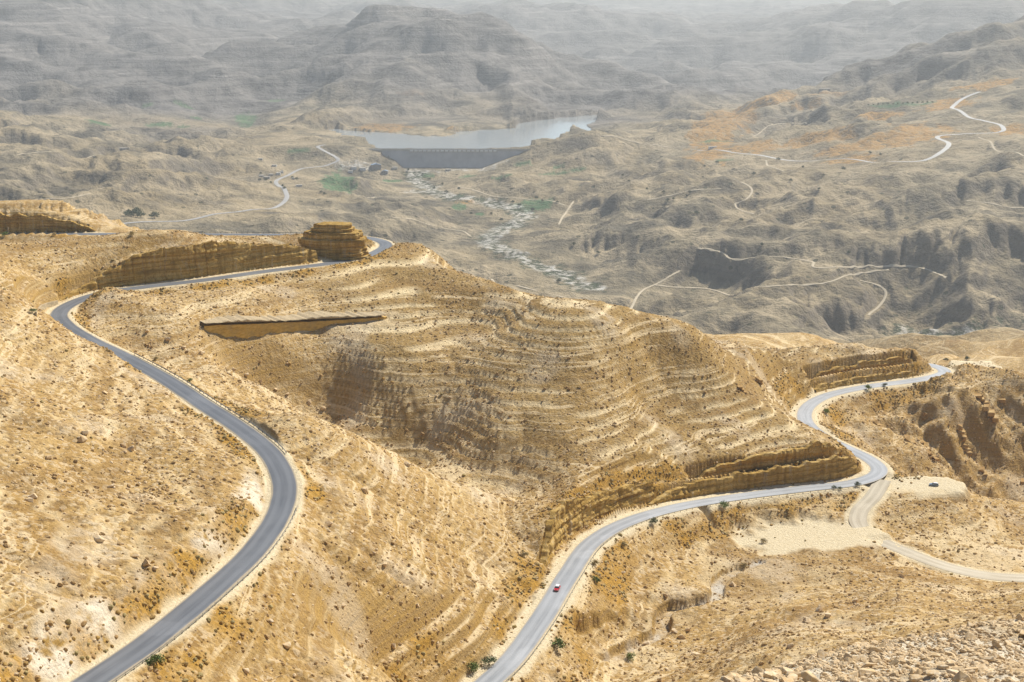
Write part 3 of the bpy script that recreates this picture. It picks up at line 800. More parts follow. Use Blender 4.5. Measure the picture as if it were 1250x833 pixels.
kn = hit0(722, 181); zb = zb + 52 * np.exp(-np.abs((X[box_] - kn[0]) / 140) ** 1.5 - ((Y[box_] - kn[1]) / 150) ** 2)
# the valley below the dam stays clear of the wall
dl = (Y[box_] < np.interp(X[box_], [DAM_L[0], DAM_R[0]], [DAM_L[1], DAM_R[1]]) + 2) & (X[box_] > DAM_L[0]) & (X[box_] < DAM_R[0])
tt_ = (X[box_] - DAM_L[0]) / (DAM_R[0] - DAM_L[0])
prof = piece(tt_, [(0, -519), (.15, -573), (.67, -573), (1, -519)])
fd = np.interp(X[box_], [DAM_L[0], DAM_R[0]], [DAM_L[1], DAM_R[1]]) - Y[box_]
wf = 1 - sstep(fd, 70, 190)
zb = np.where(dl, zb * (1 - wf) + np.minimum(prof - .04 * fd, zb + 25) * wf, zb)
edge_ = sstep(np.minimum(X[box_] - LK[:, 0].min() + 400, LK[:, 0].max() + 400 - X[box_]), 0, 260) * sstep(LK[:, 1].max() + 500 - Y[box_], 0, 300) * sstep(Y[box_] - LK[:, 1].min() + 420, 0, 120)
Z[box_] = zb * edge_ + Z[box_] * (1 - edge_)

def smooth1(z, k):
    p = np.pad(z, k, mode='edge'); c = np.cumsum(np.r_[0, p]); return (c[2 * k + 1:] - c[:-2 * k - 1]) / (2 * k + 1)
FAR_TRACKS = []
def far_road(name, pts, hw, label=None):
    P = np.array([(hit0 if name != 'dirt_track' else hit)(u, v, 1300) for u, v in pts])
    path = spline(P, 7.0)
    path[:, 2] = smooth1(ground(path[:, 0], path[:, 1]), 6)
    Dm, Zr = nearest(path, hw * 3.2 + 16)
    m = np.isfinite(Dm)
    w = 1 - (sstep(Dm[m], hw + 5, hw * 3.0 + 15) if name != 'dirt_track' else sstep(Dm[m], hw + 3, hw + 12))
    Z[m] = Z[m] * (1 - w) + Zr[m] * w
    FAR_TRACKS.append((name, path, hw))
far_road('valley_road', VALLEY_ROAD, 6)
far_road('highway', HIGHWAY, 6.5)
for pts in ([(1194,168),(1210,174),(1214,182),(1250,192)], [(852,303),(885,308),(890,318),(960,317),(992,319),(994,327),(1060,327),(1120,331),(1155,341)],
            [(800,349),(860,353),(930,347),(965,350),(1010,345),(1040,335),(1085,328)], [(905,222),(918,232),(908,243),(898,250),(912,258),(920,262)], [(935,195),(940,204),(957,210)],
            [(1180,246),(1215,250),(1250,254)], [(830,330),(815,340),(790,352),(770,380)], [(480,266),(520,272),(560,282),(575,290)], [(700,246),(690,262),(682,275)],
            [(880,232),(850,232),(820,238),(790,245)], [(0,246),(60,242),(110,236)], [(20,190),(60,186),(110,190),(150,182)], [(1050,340),(1080,352),(1060,385)], [(560,228),(600,240),(640,243),(690,252)],
            [(425,238),(455,240),(500,241),(540,238)], [(735,165),(770,172),(800,177),(852,180)], [(905,165),(950,152),(985,150)], [(600,340),(640,352),(690,368)]):
    far_road('dirt_track', pts, 2.7)

# ------------------------------------------------------------------ surface attributes
att = {k: np.zeros(Z.shape, np.float32) for k in ('ledge', 'hill_shade', 'zone', 'shoulder', 'field', 'wash', 'orange', 'gold', 'white', 'scrub')}
far_n = perlin(X / 600, Y / 600, 71) * .18
att['zone'] = (sstep(d2 * (1 + far_n * .4), 1150, 1700) + sstep(d2 * (1 + far_n), 4900, 6600)).astype(np.float32)
nz = perlin(X / 12, Y / 12, 75)
att['ledge'] = LEDGE.astype(np.float32); att['hill_shade'] = (terr_hill * (.75 + .4 * perlin(X / 40, Y / 40, 79))).clip(0, 1).astype(np.float32)
def band(Dm, a, b, soft): return sstep(Dm, a - soft, a + soft) * (1 - sstep(Dm, b - soft, b + soft))
sh = np.zeros(Z.shape)
for Dm, lo, hi in ((D_left, 3.0, 6.2), (D_right, 3.2, 7.4), (D_side, 0, 6.0)):
    Dq = np.where(np.isfinite(Dm), Dm, 999) + nz * 1.0
    sh = np.maximum(sh, (1 - sstep(Dq, hi - 1.2, hi + 1.0)))
sh = np.maximum(sh, np.maximum(np.maximum(pad1, pad2), pad3) * (1 if True else 0))
att['shoulder'] = sh.astype(np.float32)
gd = np.zeros(Z.shape)
for Dm, lo, hi in ((D_left, 5.5, 13), (D_right, 6.5, 19)):
    Dq = np.where(np.isfinite(Dm), Dm, 999) + nz * 3
    gd = np.maximum(gd, band(Dq, lo, hi, 1.5))
slopeg = np.zeros(Z.shape)
att['gold'] = (gd * sstep(perlin(X / 23, Y / 23, 76), -.25, .25)).astype(np.float32)
wh = sstep(perlin(X / 30, Y / 30, 77), .3, .6) * .3 * nearm
Dq = np.where(np.isfinite(D_left), D_left, 999)
_k = left_path[:, 1] < 470; _o = np.argsort(left_path[_k, 1])
inner_cut = band(Dq + nz * 3, 6.5, 13, 2.0) * (Y < 450) * (X < np.interp(Y, left_path[_k, 1][_o], left_path[_k, 0][_o])) * sstep(perlin(X / 28, Y / 28, 78), -.25, .2)
att['white'] = np.maximum(np.maximum(wh, inner_cut), .9 * (1 - sstep(d2, 90, 140))).astype(np.float32)
att['wash'] = np.maximum(att['wash'], (1 - sstep(np.where(np.isfinite(D_stream), D_stream, 99) + nz * 1.2, 1.6, 3.4)).astype(np.float32) * .8)

def blob(name, u, v, wpx, hpx, val=1.0, seed=0, dmin=1500):
    p = hit(u, v, dmin); d = math.hypot(p[0], p[1]); a = math.atan2(p[0], p[1])
    q = hit(u, v - hpx / 2, dmin); dd = max(8, abs(math.hypot(q[0], q[1]) - d)); dd = min(dd, d * .12)
    w = wpx / 2 / F_PX * d
    m = (np.abs(X - p[0]) < w * 2 + dd * 2) & (np.abs(Y - p[1]) < w * 2 + dd * 2)
    if not m.any(): return
    dx, dy = X[m] - p[0], Y[m] - p[1]; c, s = math.cos(a), math.sin(a)
    ex, ey = (dx * c - dy * s) / w, (dx * s + dy * c) / dd
    r = np.hypot(ex, ey) * .9 + perlin(X[m] / (w * .5), Y[m] / (w * .5), 80 + seed) * (.3 if name == 'field' else .5) + perlin(X[m] / (w * .16), Y[m] / (w * .16), 180 + seed) * .2
    att[name][m] = np.maximum(att[name][m], (1 - sstep(r, .8, 1.1)) * val)
for i, (u, v, w, h) in enumerate([(193,152,34,4),(225,155,14,3),(120,150,26,3),(225,130,30,3),(240,144,14,2),(340,124,26,3),(180,128,18,3),(412,216,40,5),(480,222,22,5),(520,215,20,5),
        (640,200,20,5),(682,203,16,4),(680,212,44,4),(705,208,20,4),(612,219,36,4),(560,252,18,6),(585,262,12,5),(650,250,44,12),(560,240,10,4),(1100,128,70,5),(870,172,40,3),(885,196,24,2),(365,184,24,3),(300,142,24,2),(570,216,20,3)]):
    blob('field', u, v, w, h, 1.0, i)
for i, (u, v, w, h) in enumerate([(950,122,120,14),(890,143,60,14),(1065,178,110,26),(1120,165,70,24),(1000,170,80,20),(910,182,70,10),(1210,103,70,10),(1160,128,50,12),(1240,160,50,16),(870,150,50,16),
        (1040,195,60,8),(860,190,40,6),(570,246,22,6),(560,160,70,3),(470,155,60,8),(1080,140,60,8),(500,112,30,4),(990,128,50,8)]):
    blob('orange', u, v, w, h, .95, 30 + i)
def line_attr(name, pts, wid, val=1.0, dmin=1500):
    P = np.array([hit(u, v, dmin) for u, v in pts]); path = spline(P, 12)
    Dm, _ = nearest(path, wid * 2.2)
    Dq = np.where(np.isfinite(Dm), Dm, 9999) + perlin(X / (wid * 1.3), Y / (wid * 1.3), 91) * wid * .7
    att[name] = np.maximum(att[name], ((1 - sstep(Dq, wid * .55, wid * 1.05)) * val).astype(np.float32))
line_attr('wash', RIVER, 32, 1.0)
line_attr('scrub', RIVER, 44, 1.0)
line_attr('wash', [(500,207),(530,210),(560,207),(600,205)], 22, .8)
line_attr('wash', [(1105,404),(1140,409),(1180,409),(1230,405)], 22, .9)
line_attr('scrub', [(1095,404),(1140,407),(1180,408),(1240,404)], 45, 1.0)
dr = bil(np.log(_fl), AF, SF, a2, s2)
att['scrub'] = np.maximum(att['scrub'], (sstep(dr, 3.6, 6.2) * .62 * sstep(d2, 2300, 2600) * (1 - sstep(d2, 7000, 9000))).astype(np.float32))
for p in [(505,235,26,5),(430,202,60,8),(520,230,30,4),(600,203,40,3)]:
    blob('wash', *p, .85, 5)

# ------------------------------------------------------------------ terrain meshes, one per landform
u_of = 625 + F_PX * np.tan(A_COLS) / math.cos(PITCH) * .97
dj = d2[:-1, :-1]; aj = a2[:-1, :-1]
reg = np.zeros(dj.shape, int)
reg[dj >= 92] = 1
reg[(dj >= 92) & (dj < 1000)] = np.where(((X[:-1, :-1] > -40) & (Y[:-1, :-1] < 520)) [(dj >= 92) & (dj < 1000)], 2, 1)
terr = (dj > 560) & (dj < 1000) & (aj > -0.09)
reg[terr] = 3
reg[(dj >= 1000) & (dj < 5300)] = 4
reg[(dj >= 5300)] = 5
reg[(dj >= 5300) & (dj < 8600) & (aj > -.21) & (aj < .105)] = 6
reg[(dj >= 3900) & (dj < 8000) & (aj > .165)] = 7
REGN = ['rubble_slope', 'roadside_hillside', 'lower_hillside', 'terraced_hill', 'valley_floor', 'far_mountains', 'central_mountain', 'right_ridge']
V = np.stack([X, Y, Z], -1).reshape(-1, 3)
gx = np.gradient(np.stack([X, Y, Z], -1), axis=1); gy = np.gradient(np.stack([X, Y, Z], -1), axis=0)
Nn = np.cross(gx, gy); Nn /= np.linalg.norm(Nn, axis=-1, keepdims=True) + 1e-12
Nn = np.where(Nn[..., 2:] < 0, -Nn, Nn).reshape(-1, 3)
ii = np.arange(NS * NA).reshape(NS, NA)
quads = np.stack([ii[:-1, :-1], ii[:-1, 1:], ii[1:, 1:], ii[1:, :-1]], -1)
for k, nm in enumerate(REGN):
    q = quads[reg == k]
    if not len(q): continue
    used = np.zeros(NS * NA, bool); used[q.ravel()] = True
    remap = np.cumsum(used) - 1
    me = mesh_np(nm, V[used], remap[q])
    for name in att:
        at = me.attributes.new(name, 'FLOAT', 'POINT')
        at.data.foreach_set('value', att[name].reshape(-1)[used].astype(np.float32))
    me.normals_split_custom_set_from_vertices(Nn[used].tolist()) if False else None
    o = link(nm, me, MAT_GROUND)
    o['kind'] = 'structure'


# ------------------------------------------------------------------ roads
def make_asphalt(name, c0, c1, rough, dust):
    m, nt, b = new_mat(name)
    uv = N(nt, 'ShaderNodeUVMap'); sx = N(nt, 'ShaderNodeSeparateXYZ'); L(nt, uv.outputs[0], sx.inputs[0])
    geo = N(nt, 'ShaderNodeNewGeometry'); P = geo.outputs['Position']
    mp = N(nt, 'ShaderNodeMapping'); mp.inputs['Scale'].default_value = (9.0, 0.05, 1); L(nt, uv.outputs[0], mp.inputs[0])
    streak = noise(nt, mp.outputs[0], 1.0, 4)
    patch = noise(nt, P, 0.06, 5, .6); fine = noise(nt, P, 2.5, 4)
    c = ramp(nt, mth(nt, 'ADD', mth(nt, 'MULTIPLY', streak, .55), mth(nt, 'MULTIPLY', patch, .45)), [(0.38, c0), (0.62, c1)])
    c = mixc(nt, mth(nt, 'MULTIPLY', fine, .3), c, c0)
    blk = ramp(nt, noise(nt, P, 0.022, 2), [(.46, 0.0), (.475, 1.0)])
    c = mixc(nt, mth(nt, 'MULTIPLY', blk, .35), c, tuple(x * .72 for x in c0))
    # wheel tracks rubbed paler, dust along both edges
    ax = mth(nt, 'ABSOLUTE', mth(nt, 'SUBTRACT', sx.outputs[0], 0.5))
    trk = ramp(nt, ax, [(0.10, 0.0), (0.17, 1.0), (0.26, 1.0), (0.34, 0.0)])
    c = mixc(nt, mth(nt, 'MULTIPLY', trk, .45), c, c1)
    edge = ramp(nt, mth(nt, 'ADD', ax, mth(nt, 'MULTIPLY', mth(nt, 'SUBTRACT', patch, .5), .10)), [(0.425, 0.0), (0.475, 1.0)])
    c = mixc(nt, mth(nt, 'MULTIPLY', edge, dust), c, (0.46, 0.37, 0.23))
    L(nt, c, b.inputs['Base Color'])
    b.inputs['Roughness'].default_value = rough
    b.inputs['Specular IOR Level'].default_value = 0.5
    bp = N(nt, 'ShaderNodeBump'); bp.inputs['Strength'].default_value = .25; bp.inputs['Distance'].default_value = .02
    L(nt, fine, bp.inputs['Height']); L(nt, bp.outputs[0], b.inputs['Normal'])
    return m
M_ASPH1 = make_asphalt('asphalt_grey', (0.105, 0.115, 0.13), (0.185, 0.195, 0.21), 0.55, .75)
M_ASPH2 = make_asphalt('asphalt_pale', (0.26, 0.275, 0.29), (0.42, 0.435, 0.45), 0.48, .7)
M_GRAVEL = make_asphalt('gravel', (0.42, 0.36, 0.26), (0.60, 0.54, 0.42), 0.9, .4)
M_FARASPH = simple_mat('far_asphalt', (0.40, 0.39, 0.37), .7, .15, .01)
M_FARWHITE = simple_mat('dusty_asphalt', (0.50, 0.49, 0.46), .7, .1, .01)
M_DIRT = simple_mat('track_dirt', (0.52, 0.44, 0.31), .95, .15, .02)

def ribbon(name, path, hw, mat, dz=0.03, camber=0.10, cross=7, drape=False):
    us = np.linspace(-1, 1, cross); ring = []
    for u in us:
        o = offset(path, u * hw)
        o[:, 2] = (ground(o[:, 0], o[:, 1]) if drape else path[:, 2]) + dz + camber * (1 - u * u)
        ring.append(o)
    Vv = np.stack(ring, 1).reshape(-1, 3); k = len(path)
    q = [(i * cross + j, i * cross + j + 1, (i + 1) * cross + j + 1, (i + 1) * cross + j) for i in range(k - 1) for j in range(cross - 1)]
    me = mesh_np(name, Vv, q)
    ln = np.r_[0, np.cumsum(np.linalg.norm(np.diff(path, axis=0), axis=1))]
    uvs = np.stack([np.tile((us + 1) / 2, k), np.repeat(ln, cross)], -1)
    ul = me.uv_layers.new(name='UVMap'); ul.data.foreach_set('uv', uvs[np.array(q).ravel()].astype(np.float32).ravel())
    o = link(name, me, mat); o['kind'] = 'structure'
    return o
ribbon('mountain_road', left_path, 4.05, M_ASPH1)
ribbon('lower_road', right_path, 4.1, M_ASPH2)
ribbon('gravel_road', side_path, 3.9, M_GRAVEL, dz=.015, camber=.06)
for nm, path, hw in FAR_TRACKS:
    ribbon(nm, path, hw, M_DIRT if nm == 'dirt_track' else (M_FARWHITE if nm == 'highway' else M_FARASPH), dz=.9, camber=.3, cross=3, drape=True)

# ------------------------------------------------------------------ reservoir and dam
wm, nt, b = new_mat('reservoir_water')
b.inputs['Base Color'].default_value = (0.36, 0.40, 0.41, 1); b.inputs['Roughness'].default_value = 0.10
g = N(nt, 'ShaderNodeNewGeometry'); bp = N(nt, 'ShaderNodeBump'); bp.inputs['Strength'].default_value = .12; bp.inputs['Distance'].default_value = 1.0
L(nt, noise(nt, g.outputs['Position'], .05, 5), bp.inputs['Height']); L(nt, bp.outputs[0], b.inputs['Normal'])
e_ = (DAM_R - DAM_L)[:2]; e_ /= np.linalg.norm(e_); nrm = np.array([-e_[1], e_[0]])        # nrm points upstream
def dp(s_, n_, z): return (DAM_L[0] + e_[0] * s_ + nrm[0] * n_, DAM_L[1] + e_[1] * s_ + nrm[1] * n_, z)
DLEN = float(np.linalg.norm((DAM_R - DAM_L)[:2]))
wv = [dp(-420, 6, WATER_Z), dp(DLEN + 260, 6, WATER_Z), dp(DLEN + 700, 1900, WATER_Z), dp(-420, 1900, WATER_Z)]
w_o = link('water', mesh_np('water', wv, [(0, 1, 2, 3)]), wm); w_o['kind'] = 'structure'

M_CONC = simple_mat('dam_concrete', (0.46, 0.44, 0.41), .9, .16, .03)
M_CONC2 = simple_mat('pale_concrete', (0.42, 0.40, 0.36), .9, .12, .03)
M_WHITE = simple_mat('white_paint', (0.82, 0.82, 0.80), .6, .04, 1)
dam = empty('dam', dp(DLEN / 2, 0, -585), math.atan2(e_[1], e_[0]))
tag(dam, 'long grey concrete dam holding the pale reservoir in the valley', 'dam')
def dam_prism(x0, x1, ytop, ztop, zbot, batter):
    mb = MB(); bm = mb.bm
    steps_ = 9; prof = [(6, ztop), (ytop, ztop)]
    for k in range(steps_):
        zz = ztop - 6 - (ztop - 6 - zbot) * k / steps_; zn = ztop - 6 - (ztop - 6 - zbot) * (k + 1) / steps_
        yy = ytop - batter * (k) / steps_
        prof += [(yy, zz), (yy - batter / steps_, zn)]
    prof += [(6, zbot)]
    A = [bm.verts.new((x0, y, z)) for y, z in prof]; B = [bm.verts.new((x1, y, z)) for y, z in prof]
    bm.faces.new(A); bm.faces.new(B[::-1])
    for i in range(len(prof)): bm.faces.new((A[i], B[i], B[(i + 1) % len(prof)], A[(i + 1) % len(prof)]))
    return mb
h2 = DLEN / 2
dam_prism(-h2, h2, -4, 67, -12, 44).build('dam_wall', M_CONC, dam)
MB().box(-h2 - 150, -h2, -6, 7, 30, 66.5).build('abutment_wall', M_CONC2, dam)
MB().box(-h2 - 150, h2, -5.5, -4.4, 67, 68.2).box(-h2 - 150, h2, 6.4, 7.4, 67, 68.2).build('parapet', M_CONC2, dam)
gate_me = None
px0 = (500 - 466) / (648 - 466) * DLEN - h2; px1 = (607 - 466) / (648 - 466) * DLEN - h2
for k in range(20):
    x = px0 + (px1 - px0) * (k + .5) / 20
    if gate_me is None:
        gate_me = MB().box(-5.0, 5.0, -1.5, 1.5, -2.6, 2.6, .3).mesh('spillway_gate')
    g_ = link('spillway_gate', gate_me, M_WHITE, dam); g_.location = (x, -5.9, 62.6)
pier = None
for k in range(21):
    x = px0 + (px1 - px0) * k / 20
    if pier is None: pier = MB().box(-1.5, 1.5, -3.4, 2, -5, 5.2).mesh('pier')
    g_ = link('pier', pier, M_CONC, dam); g_.location = (x, -6.0, 62.0)

# ------------------------------------------------------------------ guard rails
M_STEEL = simple_mat('galvanised_steel', (0.42, 0.42, 0.40), .45, .15, 3, .6)
M_POST = simple_mat('rail_post', (0.16, 0.14, 0.12), .7, .2, 3, .3)
def sub_path(path, p0, p1):
    i = int(np.argmin(np.hypot(path[:, 0] - p0[0], path[:, 1] - p0[1]))); j = int(np.argmin(np.hypot(path[:, 0] - p1[0], path[:, 1] - p1[1])))
    return path[min(i, j):max(i, j) + 1]
post_me = MB().box(-.09, .09, -.07, .07, -.5, .78).mesh('post')
def guardrail(path, off, label, group):
    o = offset(path, off); o[:, 2] = path[:, 2]
    root = empty('guardrail', tuple(o[0])); tag(root, label, 'guardrail', group)
    prof = [(-.05, .42), (.05, .48), (-.03, .58), (.05, .68), (-.05, .76), (-.08, .76), (-.08, .42)]
    t = np.gradient(o[:, :2], axis=0); t /= np.linalg.norm(t, axis=1, keepdims=True)
    VV = []
    for p, tt in zip(o, t):
        for a_, z_ in prof: VV.append((p[0] - o[0, 0] - tt[1] * a_, p[1] - o[0, 1] + tt[0] * a_, p[2] - o[0, 2] + z_))
    k = len(prof); q = [(i * k + j, i * k + (j + 1) % k, (i + 1) * k + (j + 1) % k, (i + 1) * k + j) for i in range(len(o) - 1) for j in range(k)]
    link('rail', mesh_np('rail', VV, q, False), M_STEEL, root)
    ln = np.r_[0, np.cumsum(np.linalg.norm(np.diff(o, axis=0), axis=1))]
    for s_ in np.arange(1, ln[-1], 4.0):
        p = [float(np.interp(s_, ln, o[:, c] - o[0, c])) for c in range(3)]
        i = int(np.searchsorted(ln, s_)); i = min(i, len(t) - 1)
        po = link('post', post_me, M_POST, root); po.location = p; po.rotation_euler = (0, 0, math.atan2(t[i, 1], t[i, 0]))
def wp_(lst, u, v): return world_pts([min(lst, key=lambda p: (p[0] - u) ** 2 + (p[1] - v) ** 2)])[0]
guardrail(sub_path(left_path, wp_(LEFT_ROAD, 40, 880), wp_(LEFT_ROAD, 343, 620)), 5.0, 'long guardrail along the outer edge of the left bend, nearest to the camera', 'guardrails of the mountain roads')
guardrail(sub_path(left_path, wp_(LEFT_ROAD, 332, 557), wp_(LEFT_ROAD, 150, 435)), 5.0, 'guardrail beside the straight between the left bend and the hairpin', 'guardrails of the mountain roads')
guardrail(sub_path(left_path, wp_(LEFT_ROAD, 365, 287), wp_(LEFT_ROAD, 200, 286)), 5.2, 'far guardrail on the upper road left of the layered butte', 'guardrails of the mountain roads')
guardrail(sub_path(right_path, wp_(RIGHT_ROAD, 548, 875), wp_(RIGHT_ROAD, 762, 639)), 5.0, 'guardrail on the right edge of the lower road where the red car drives', 'guardrails of the mountain roads')
guardrail(sub_path(right_path, wp_(RIGHT_ROAD, 762, 639), wp_(RIGHT_ROAD, 1040, 590)), 5.2, 'guardrail with dark posts above the gravel patch, leading to the road junction', 'guardrails of the mountain roads')

# ------------------------------------------------------------------ walls
M_STONE = simple_mat('wall_stone', (0.42, 0.33, 0.20), .95, .3, 1.2, bump=.6)
M_OCHRE = None
def make_ochre():
    m, nt, b = new_mat('ochre_rock')
    tc = N(nt, 'ShaderNodeTexCoord'); mp = N(nt, 'ShaderNodeMapping'); mp.inputs['Scale'].default_value = (.5, .5, 1.6); L(nt, tc.outputs['Object'], mp.inputs[0])
    f = noise(nt, mp.outputs[0], .9, 6, .65); f2 = noise(nt, tc.outputs['Object'], .18, 4)
    c = ramp(nt, f, [(.32, (.44, .25, .045)), (.5, (.64, .40, .08)), (.68, (.72, .50, .15))])
    c = mixc(nt, ramp(nt, f2, [(.45, 0.0), (.7, .6)]), c, (.34, .24, .10))
    L(nt, c, b.inputs['Base Color']); b.inputs['Roughness'].default_value = .95
    bp = N(nt, 'ShaderNodeBump'); bp.inputs['Strength'].default_value = .8; bp.inputs['Distance'].default_value = .3
    L(nt, f, bp.inputs['Height']); L(nt, bp.outputs[0], b.inputs['Normal'])
    return m
M_OCHRE = make_ochre()
# the ochre wall across the gully: face, and a rough ledge of rock over a dark slot
rw0, rw1 = hit(243, 391), hit(466, 382)
dv = rw1 - rw0; ln_ = float(np.hypot(dv[0], dv[1])); rw = empty('retaining_wall', tuple(rw0), math.atan2(dv[1], dv[0]))
tag(rw, 'long ochre retaining wall under a dark shadowed ledge, across the gully below the upper road', 'wall')
def wall_strip(x0, x1, n_, yf, zt, zb, thick, seed, jag):
    VV, q = [], []
    for i in range(n_ + 1):
        f = i / n_; x = x0 + (x1 - x0) * f; sl_ = wz(f)
        jz = jag * (math.sin(i * 1.7 + seed) * .5 + math.sin(i * .23 + 2 * seed) + math.sin(i * 4.1) * .4) * .5; jy = .25 * math.sin(i * 1.1 + seed * 3)
        edge = min(1, min(f, 1 - f) * 9 + .25)
        y = yf(f) + jy
        for yy, zz in ((y, sl_ + zt + jz), (y - .3, sl_ + zt + (zb - zt) * .5 * edge + jz), (y - .15, sl_ + zt + (zb - zt) * edge), (y + thick, sl_ + zt + (zb - zt) * edge), (y + thick, sl_ + zt + jz)): VV.append((x, yy, zz))
    for i in range(n_):
        for j in range(5): q.append((i * 5 + j, i * 5 + (j + 1) % 5, i * 5 + 5 + (j + 1) % 5, i * 5 + 5 + j))
    return mesh_np('w', VV, q, False)
HPW = np.array([hit(243 + 223 * k / 23, 391 - 9 * k / 23) for k in range(24)])
_ca, _sa = math.cos(math.atan2(dv[1], dv[0])), math.sin(math.atan2(dv[1], dv[0]))
_lx = (HPW[:, 0] - rw0[0]) * _ca + (HPW[:, 1] - rw0[1]) * _sa; _ly = -(HPW[:, 0] - rw0[0]) * _sa + (HPW[:, 1] - rw0[1]) * _ca
_ly = smooth1(smooth1(_ly, 2), 2); _lz = smooth1(smooth1(HPW[:, 2] - rw0[2], 2), 2)
bow = lambda f: float(np.interp(f * ln_, _lx, _ly)) - 7.0 - 2.0 * math.sin(math.pi * f)
wz = lambda f: float(np.interp(f * ln_, _lx, _lz))
link('wall_face', wall_strip(0, ln_, 60, bow, -1.2, -11.0, 14, 1.0, .25), M_OCHRE, rw)
link('ledge', wall_strip(0, ln_, 60, lambda f: bow(f) - .5, .75, .05, 15, 2.3, .9), M_STONE, rw)

# zigzag masonry parapet beside the hairpin
pz = [hit(44, 386), hit(50, 377), hit(57, 374), hit(70, 371)]
pw = empty('stone_parapet', tuple(pz[0])); tag(pw, 'low zigzag grey masonry parapet wall on the inside of the hairpin', 'wall')
for a_, b_ in zip(pz[:-1], pz[1:]):
    d_ = b_ - a_; l_ = float(np.linalg.norm(d_[:2]))
    me = MB().box(-.3, l_ + .3, -.35, .35, -2.0, 1.6, .08).mesh('wall_section')
    o = link('wall_section', me, M_STONE, pw); o.location = tuple(a_ - pz[0]); o.rotation_euler = (0, -math.atan2(d_[2], l_), math.atan2(d_[1], d_[0]))

# ------------------------------------------------------------------ rock cuts and the butte
def make_face(name, lo, mid, hi):
    m, nt, b = new_mat(name)
    g = N(nt, 'ShaderNodeNewGeometry'); P = g.outputs['Position']
    mp = N(nt, 'ShaderNodeMapping'); mp.inputs['Scale'].default_value = (.03, .03, .75); L(nt, P, mp.inputs[0])
    mv = N(nt, 'ShaderNodeMapping'); mv.inputs['Scale'].default_value = (.5, .5, .06); L(nt, P, mv.inputs[0])
    f = noise(nt, mp.outputs[0], 1.0, 5, .65); fv = noise(nt, mv.outputs[0], 1.0, 4); ff = noise(nt, P, 1.3, 6, .7)
    c = ramp(nt, f, [(.32, lo), (.48, mid), (.62, hi), (.72, mid)])
    c = mixc(nt, ramp(nt, fv, [(.48, 0.0), (.66, .7)]), c, tuple(x * .55 for x in mid))
    c = mixc(nt, ramp(nt, fv, [(.30, .6), (.42, 0.0)]), c, (0.42, 0.36, 0.26))
    c = mixc(nt, ramp(nt, ff, [(.36, .7), (.48, 0.0)]), c, lo)
    L(nt, c, b.inputs['Base Color']); b.inputs['Roughness'].default_value = .95; b.inputs['Specular IOR Level'].default_value = .1
    bp = N(nt, 'ShaderNodeBump'); bp.inputs['Strength'].default_value = .8; bp.inputs['Distance'].default_value = .5
    L(nt, mth(nt, 'ADD', ff, f), bp.inputs['Height']); L(nt, bp.outputs[0], b.inputs['Normal'])
    return m
M_FACE = make_face('cut_rock', (0.20, 0.115, 0.03), (0.46, 0.29, 0.075), (0.58, 0.41, 0.16))
M_FACEP = make_face('pale_cut_rock', (0.42, 0.31, 0.17), (0.66, 0.55, 0.38), (0.78, 0.71, 0.57))
for ci, (kind, label, path, side, off, o, h) in enumerate(CUTS):
    ln = np.r_[0, np.cumsum(np.linalg.norm(np.diff(o[:, :2], axis=0), axis=1))]; keep_ = np.where(h > .25)[0]
    if len(keep_) < 3: continue
    ss = np.arange(ln[keep_[0]], ln[keep_[-1]], .55); k = len(ss)
    ox, oy, oz = (np.interp(ss, ln, o[:, 0]), np.interp(ss, ln, o[:, 1]), np.interp(ss, ln, path[:, 2])); hh = np.interp(ss, ln, h)
    tx, ty = np.gradient(ox), np.gradient(oy); tl = np.hypot(tx, ty) + 1e-9; nx, ny = side * ty / tl, -side * tx / tl
    hh = np.maximum(hh + perlin(ss / 7, ss * 0 + ci + .43, 210) * 1.5 * np.clip(hh / 4, 0, 1) + perlin(ss / 2.2, ss * 0 + ci + .57, 211) * .6 * np.clip(hh / 4, 0, 1), .15)
    crack = np.clip(np.abs(perlin(ss / 13.0, ss * 0 + ci * 3.1 + .37, 212) + .5 * perlin(ss / 4.3, ss * 0 + ci + .61, 216) + .12) * 6, 0, 1)       # narrow vertical clefts
    nr = 15; rows_ = []
    for r in range(nr + 3):
        f = min(r / nr, 1.0); z = hh * f - .6 * (1 - f)
        bed = perlin(ss * 0 + (hh * f) / 1.7 + ci * 7, ss / 60, 213) * .75 + perlin(ss / 3.0, z / 1.2, 214) * .38 + perlin(ss / 9.0, z / 3.5, 215) * .55
        back = .09 * hh * f + bed * np.clip(hh / 5, .1, 1) * (1 if r <= nr else .6) + (1 - crack) * .8 * np.clip(hh / 5, .1, 1)
        if r > nr: back = back + (r - nr) * 2.3; z = z - .15 * (r - nr) - (1.6 if r == nr + 2 else 0)
        rows_.append(np.stack([ox + nx * back, oy + ny * back, oz + z], -1))
    Vv = np.stack(rows_, 1); c0 = Vv[0, 0].copy(); kk = nr + 3
    q = [(i * kk + j, (i + 1) * kk + j, (i + 1) * kk + j + 1, i * kk + j + 1) for i in range(k - 1) for j in range(kk - 1)]
    ob = link('rock_cut', mesh_np('rock_cut', (Vv - c0).reshape(-1, 3), q, False), M_FACEP if kind == 'pale' else M_FACE); ob.location = tuple(c0)
    tag(ob, label, 'cliff', 'rock cuts along the roads')
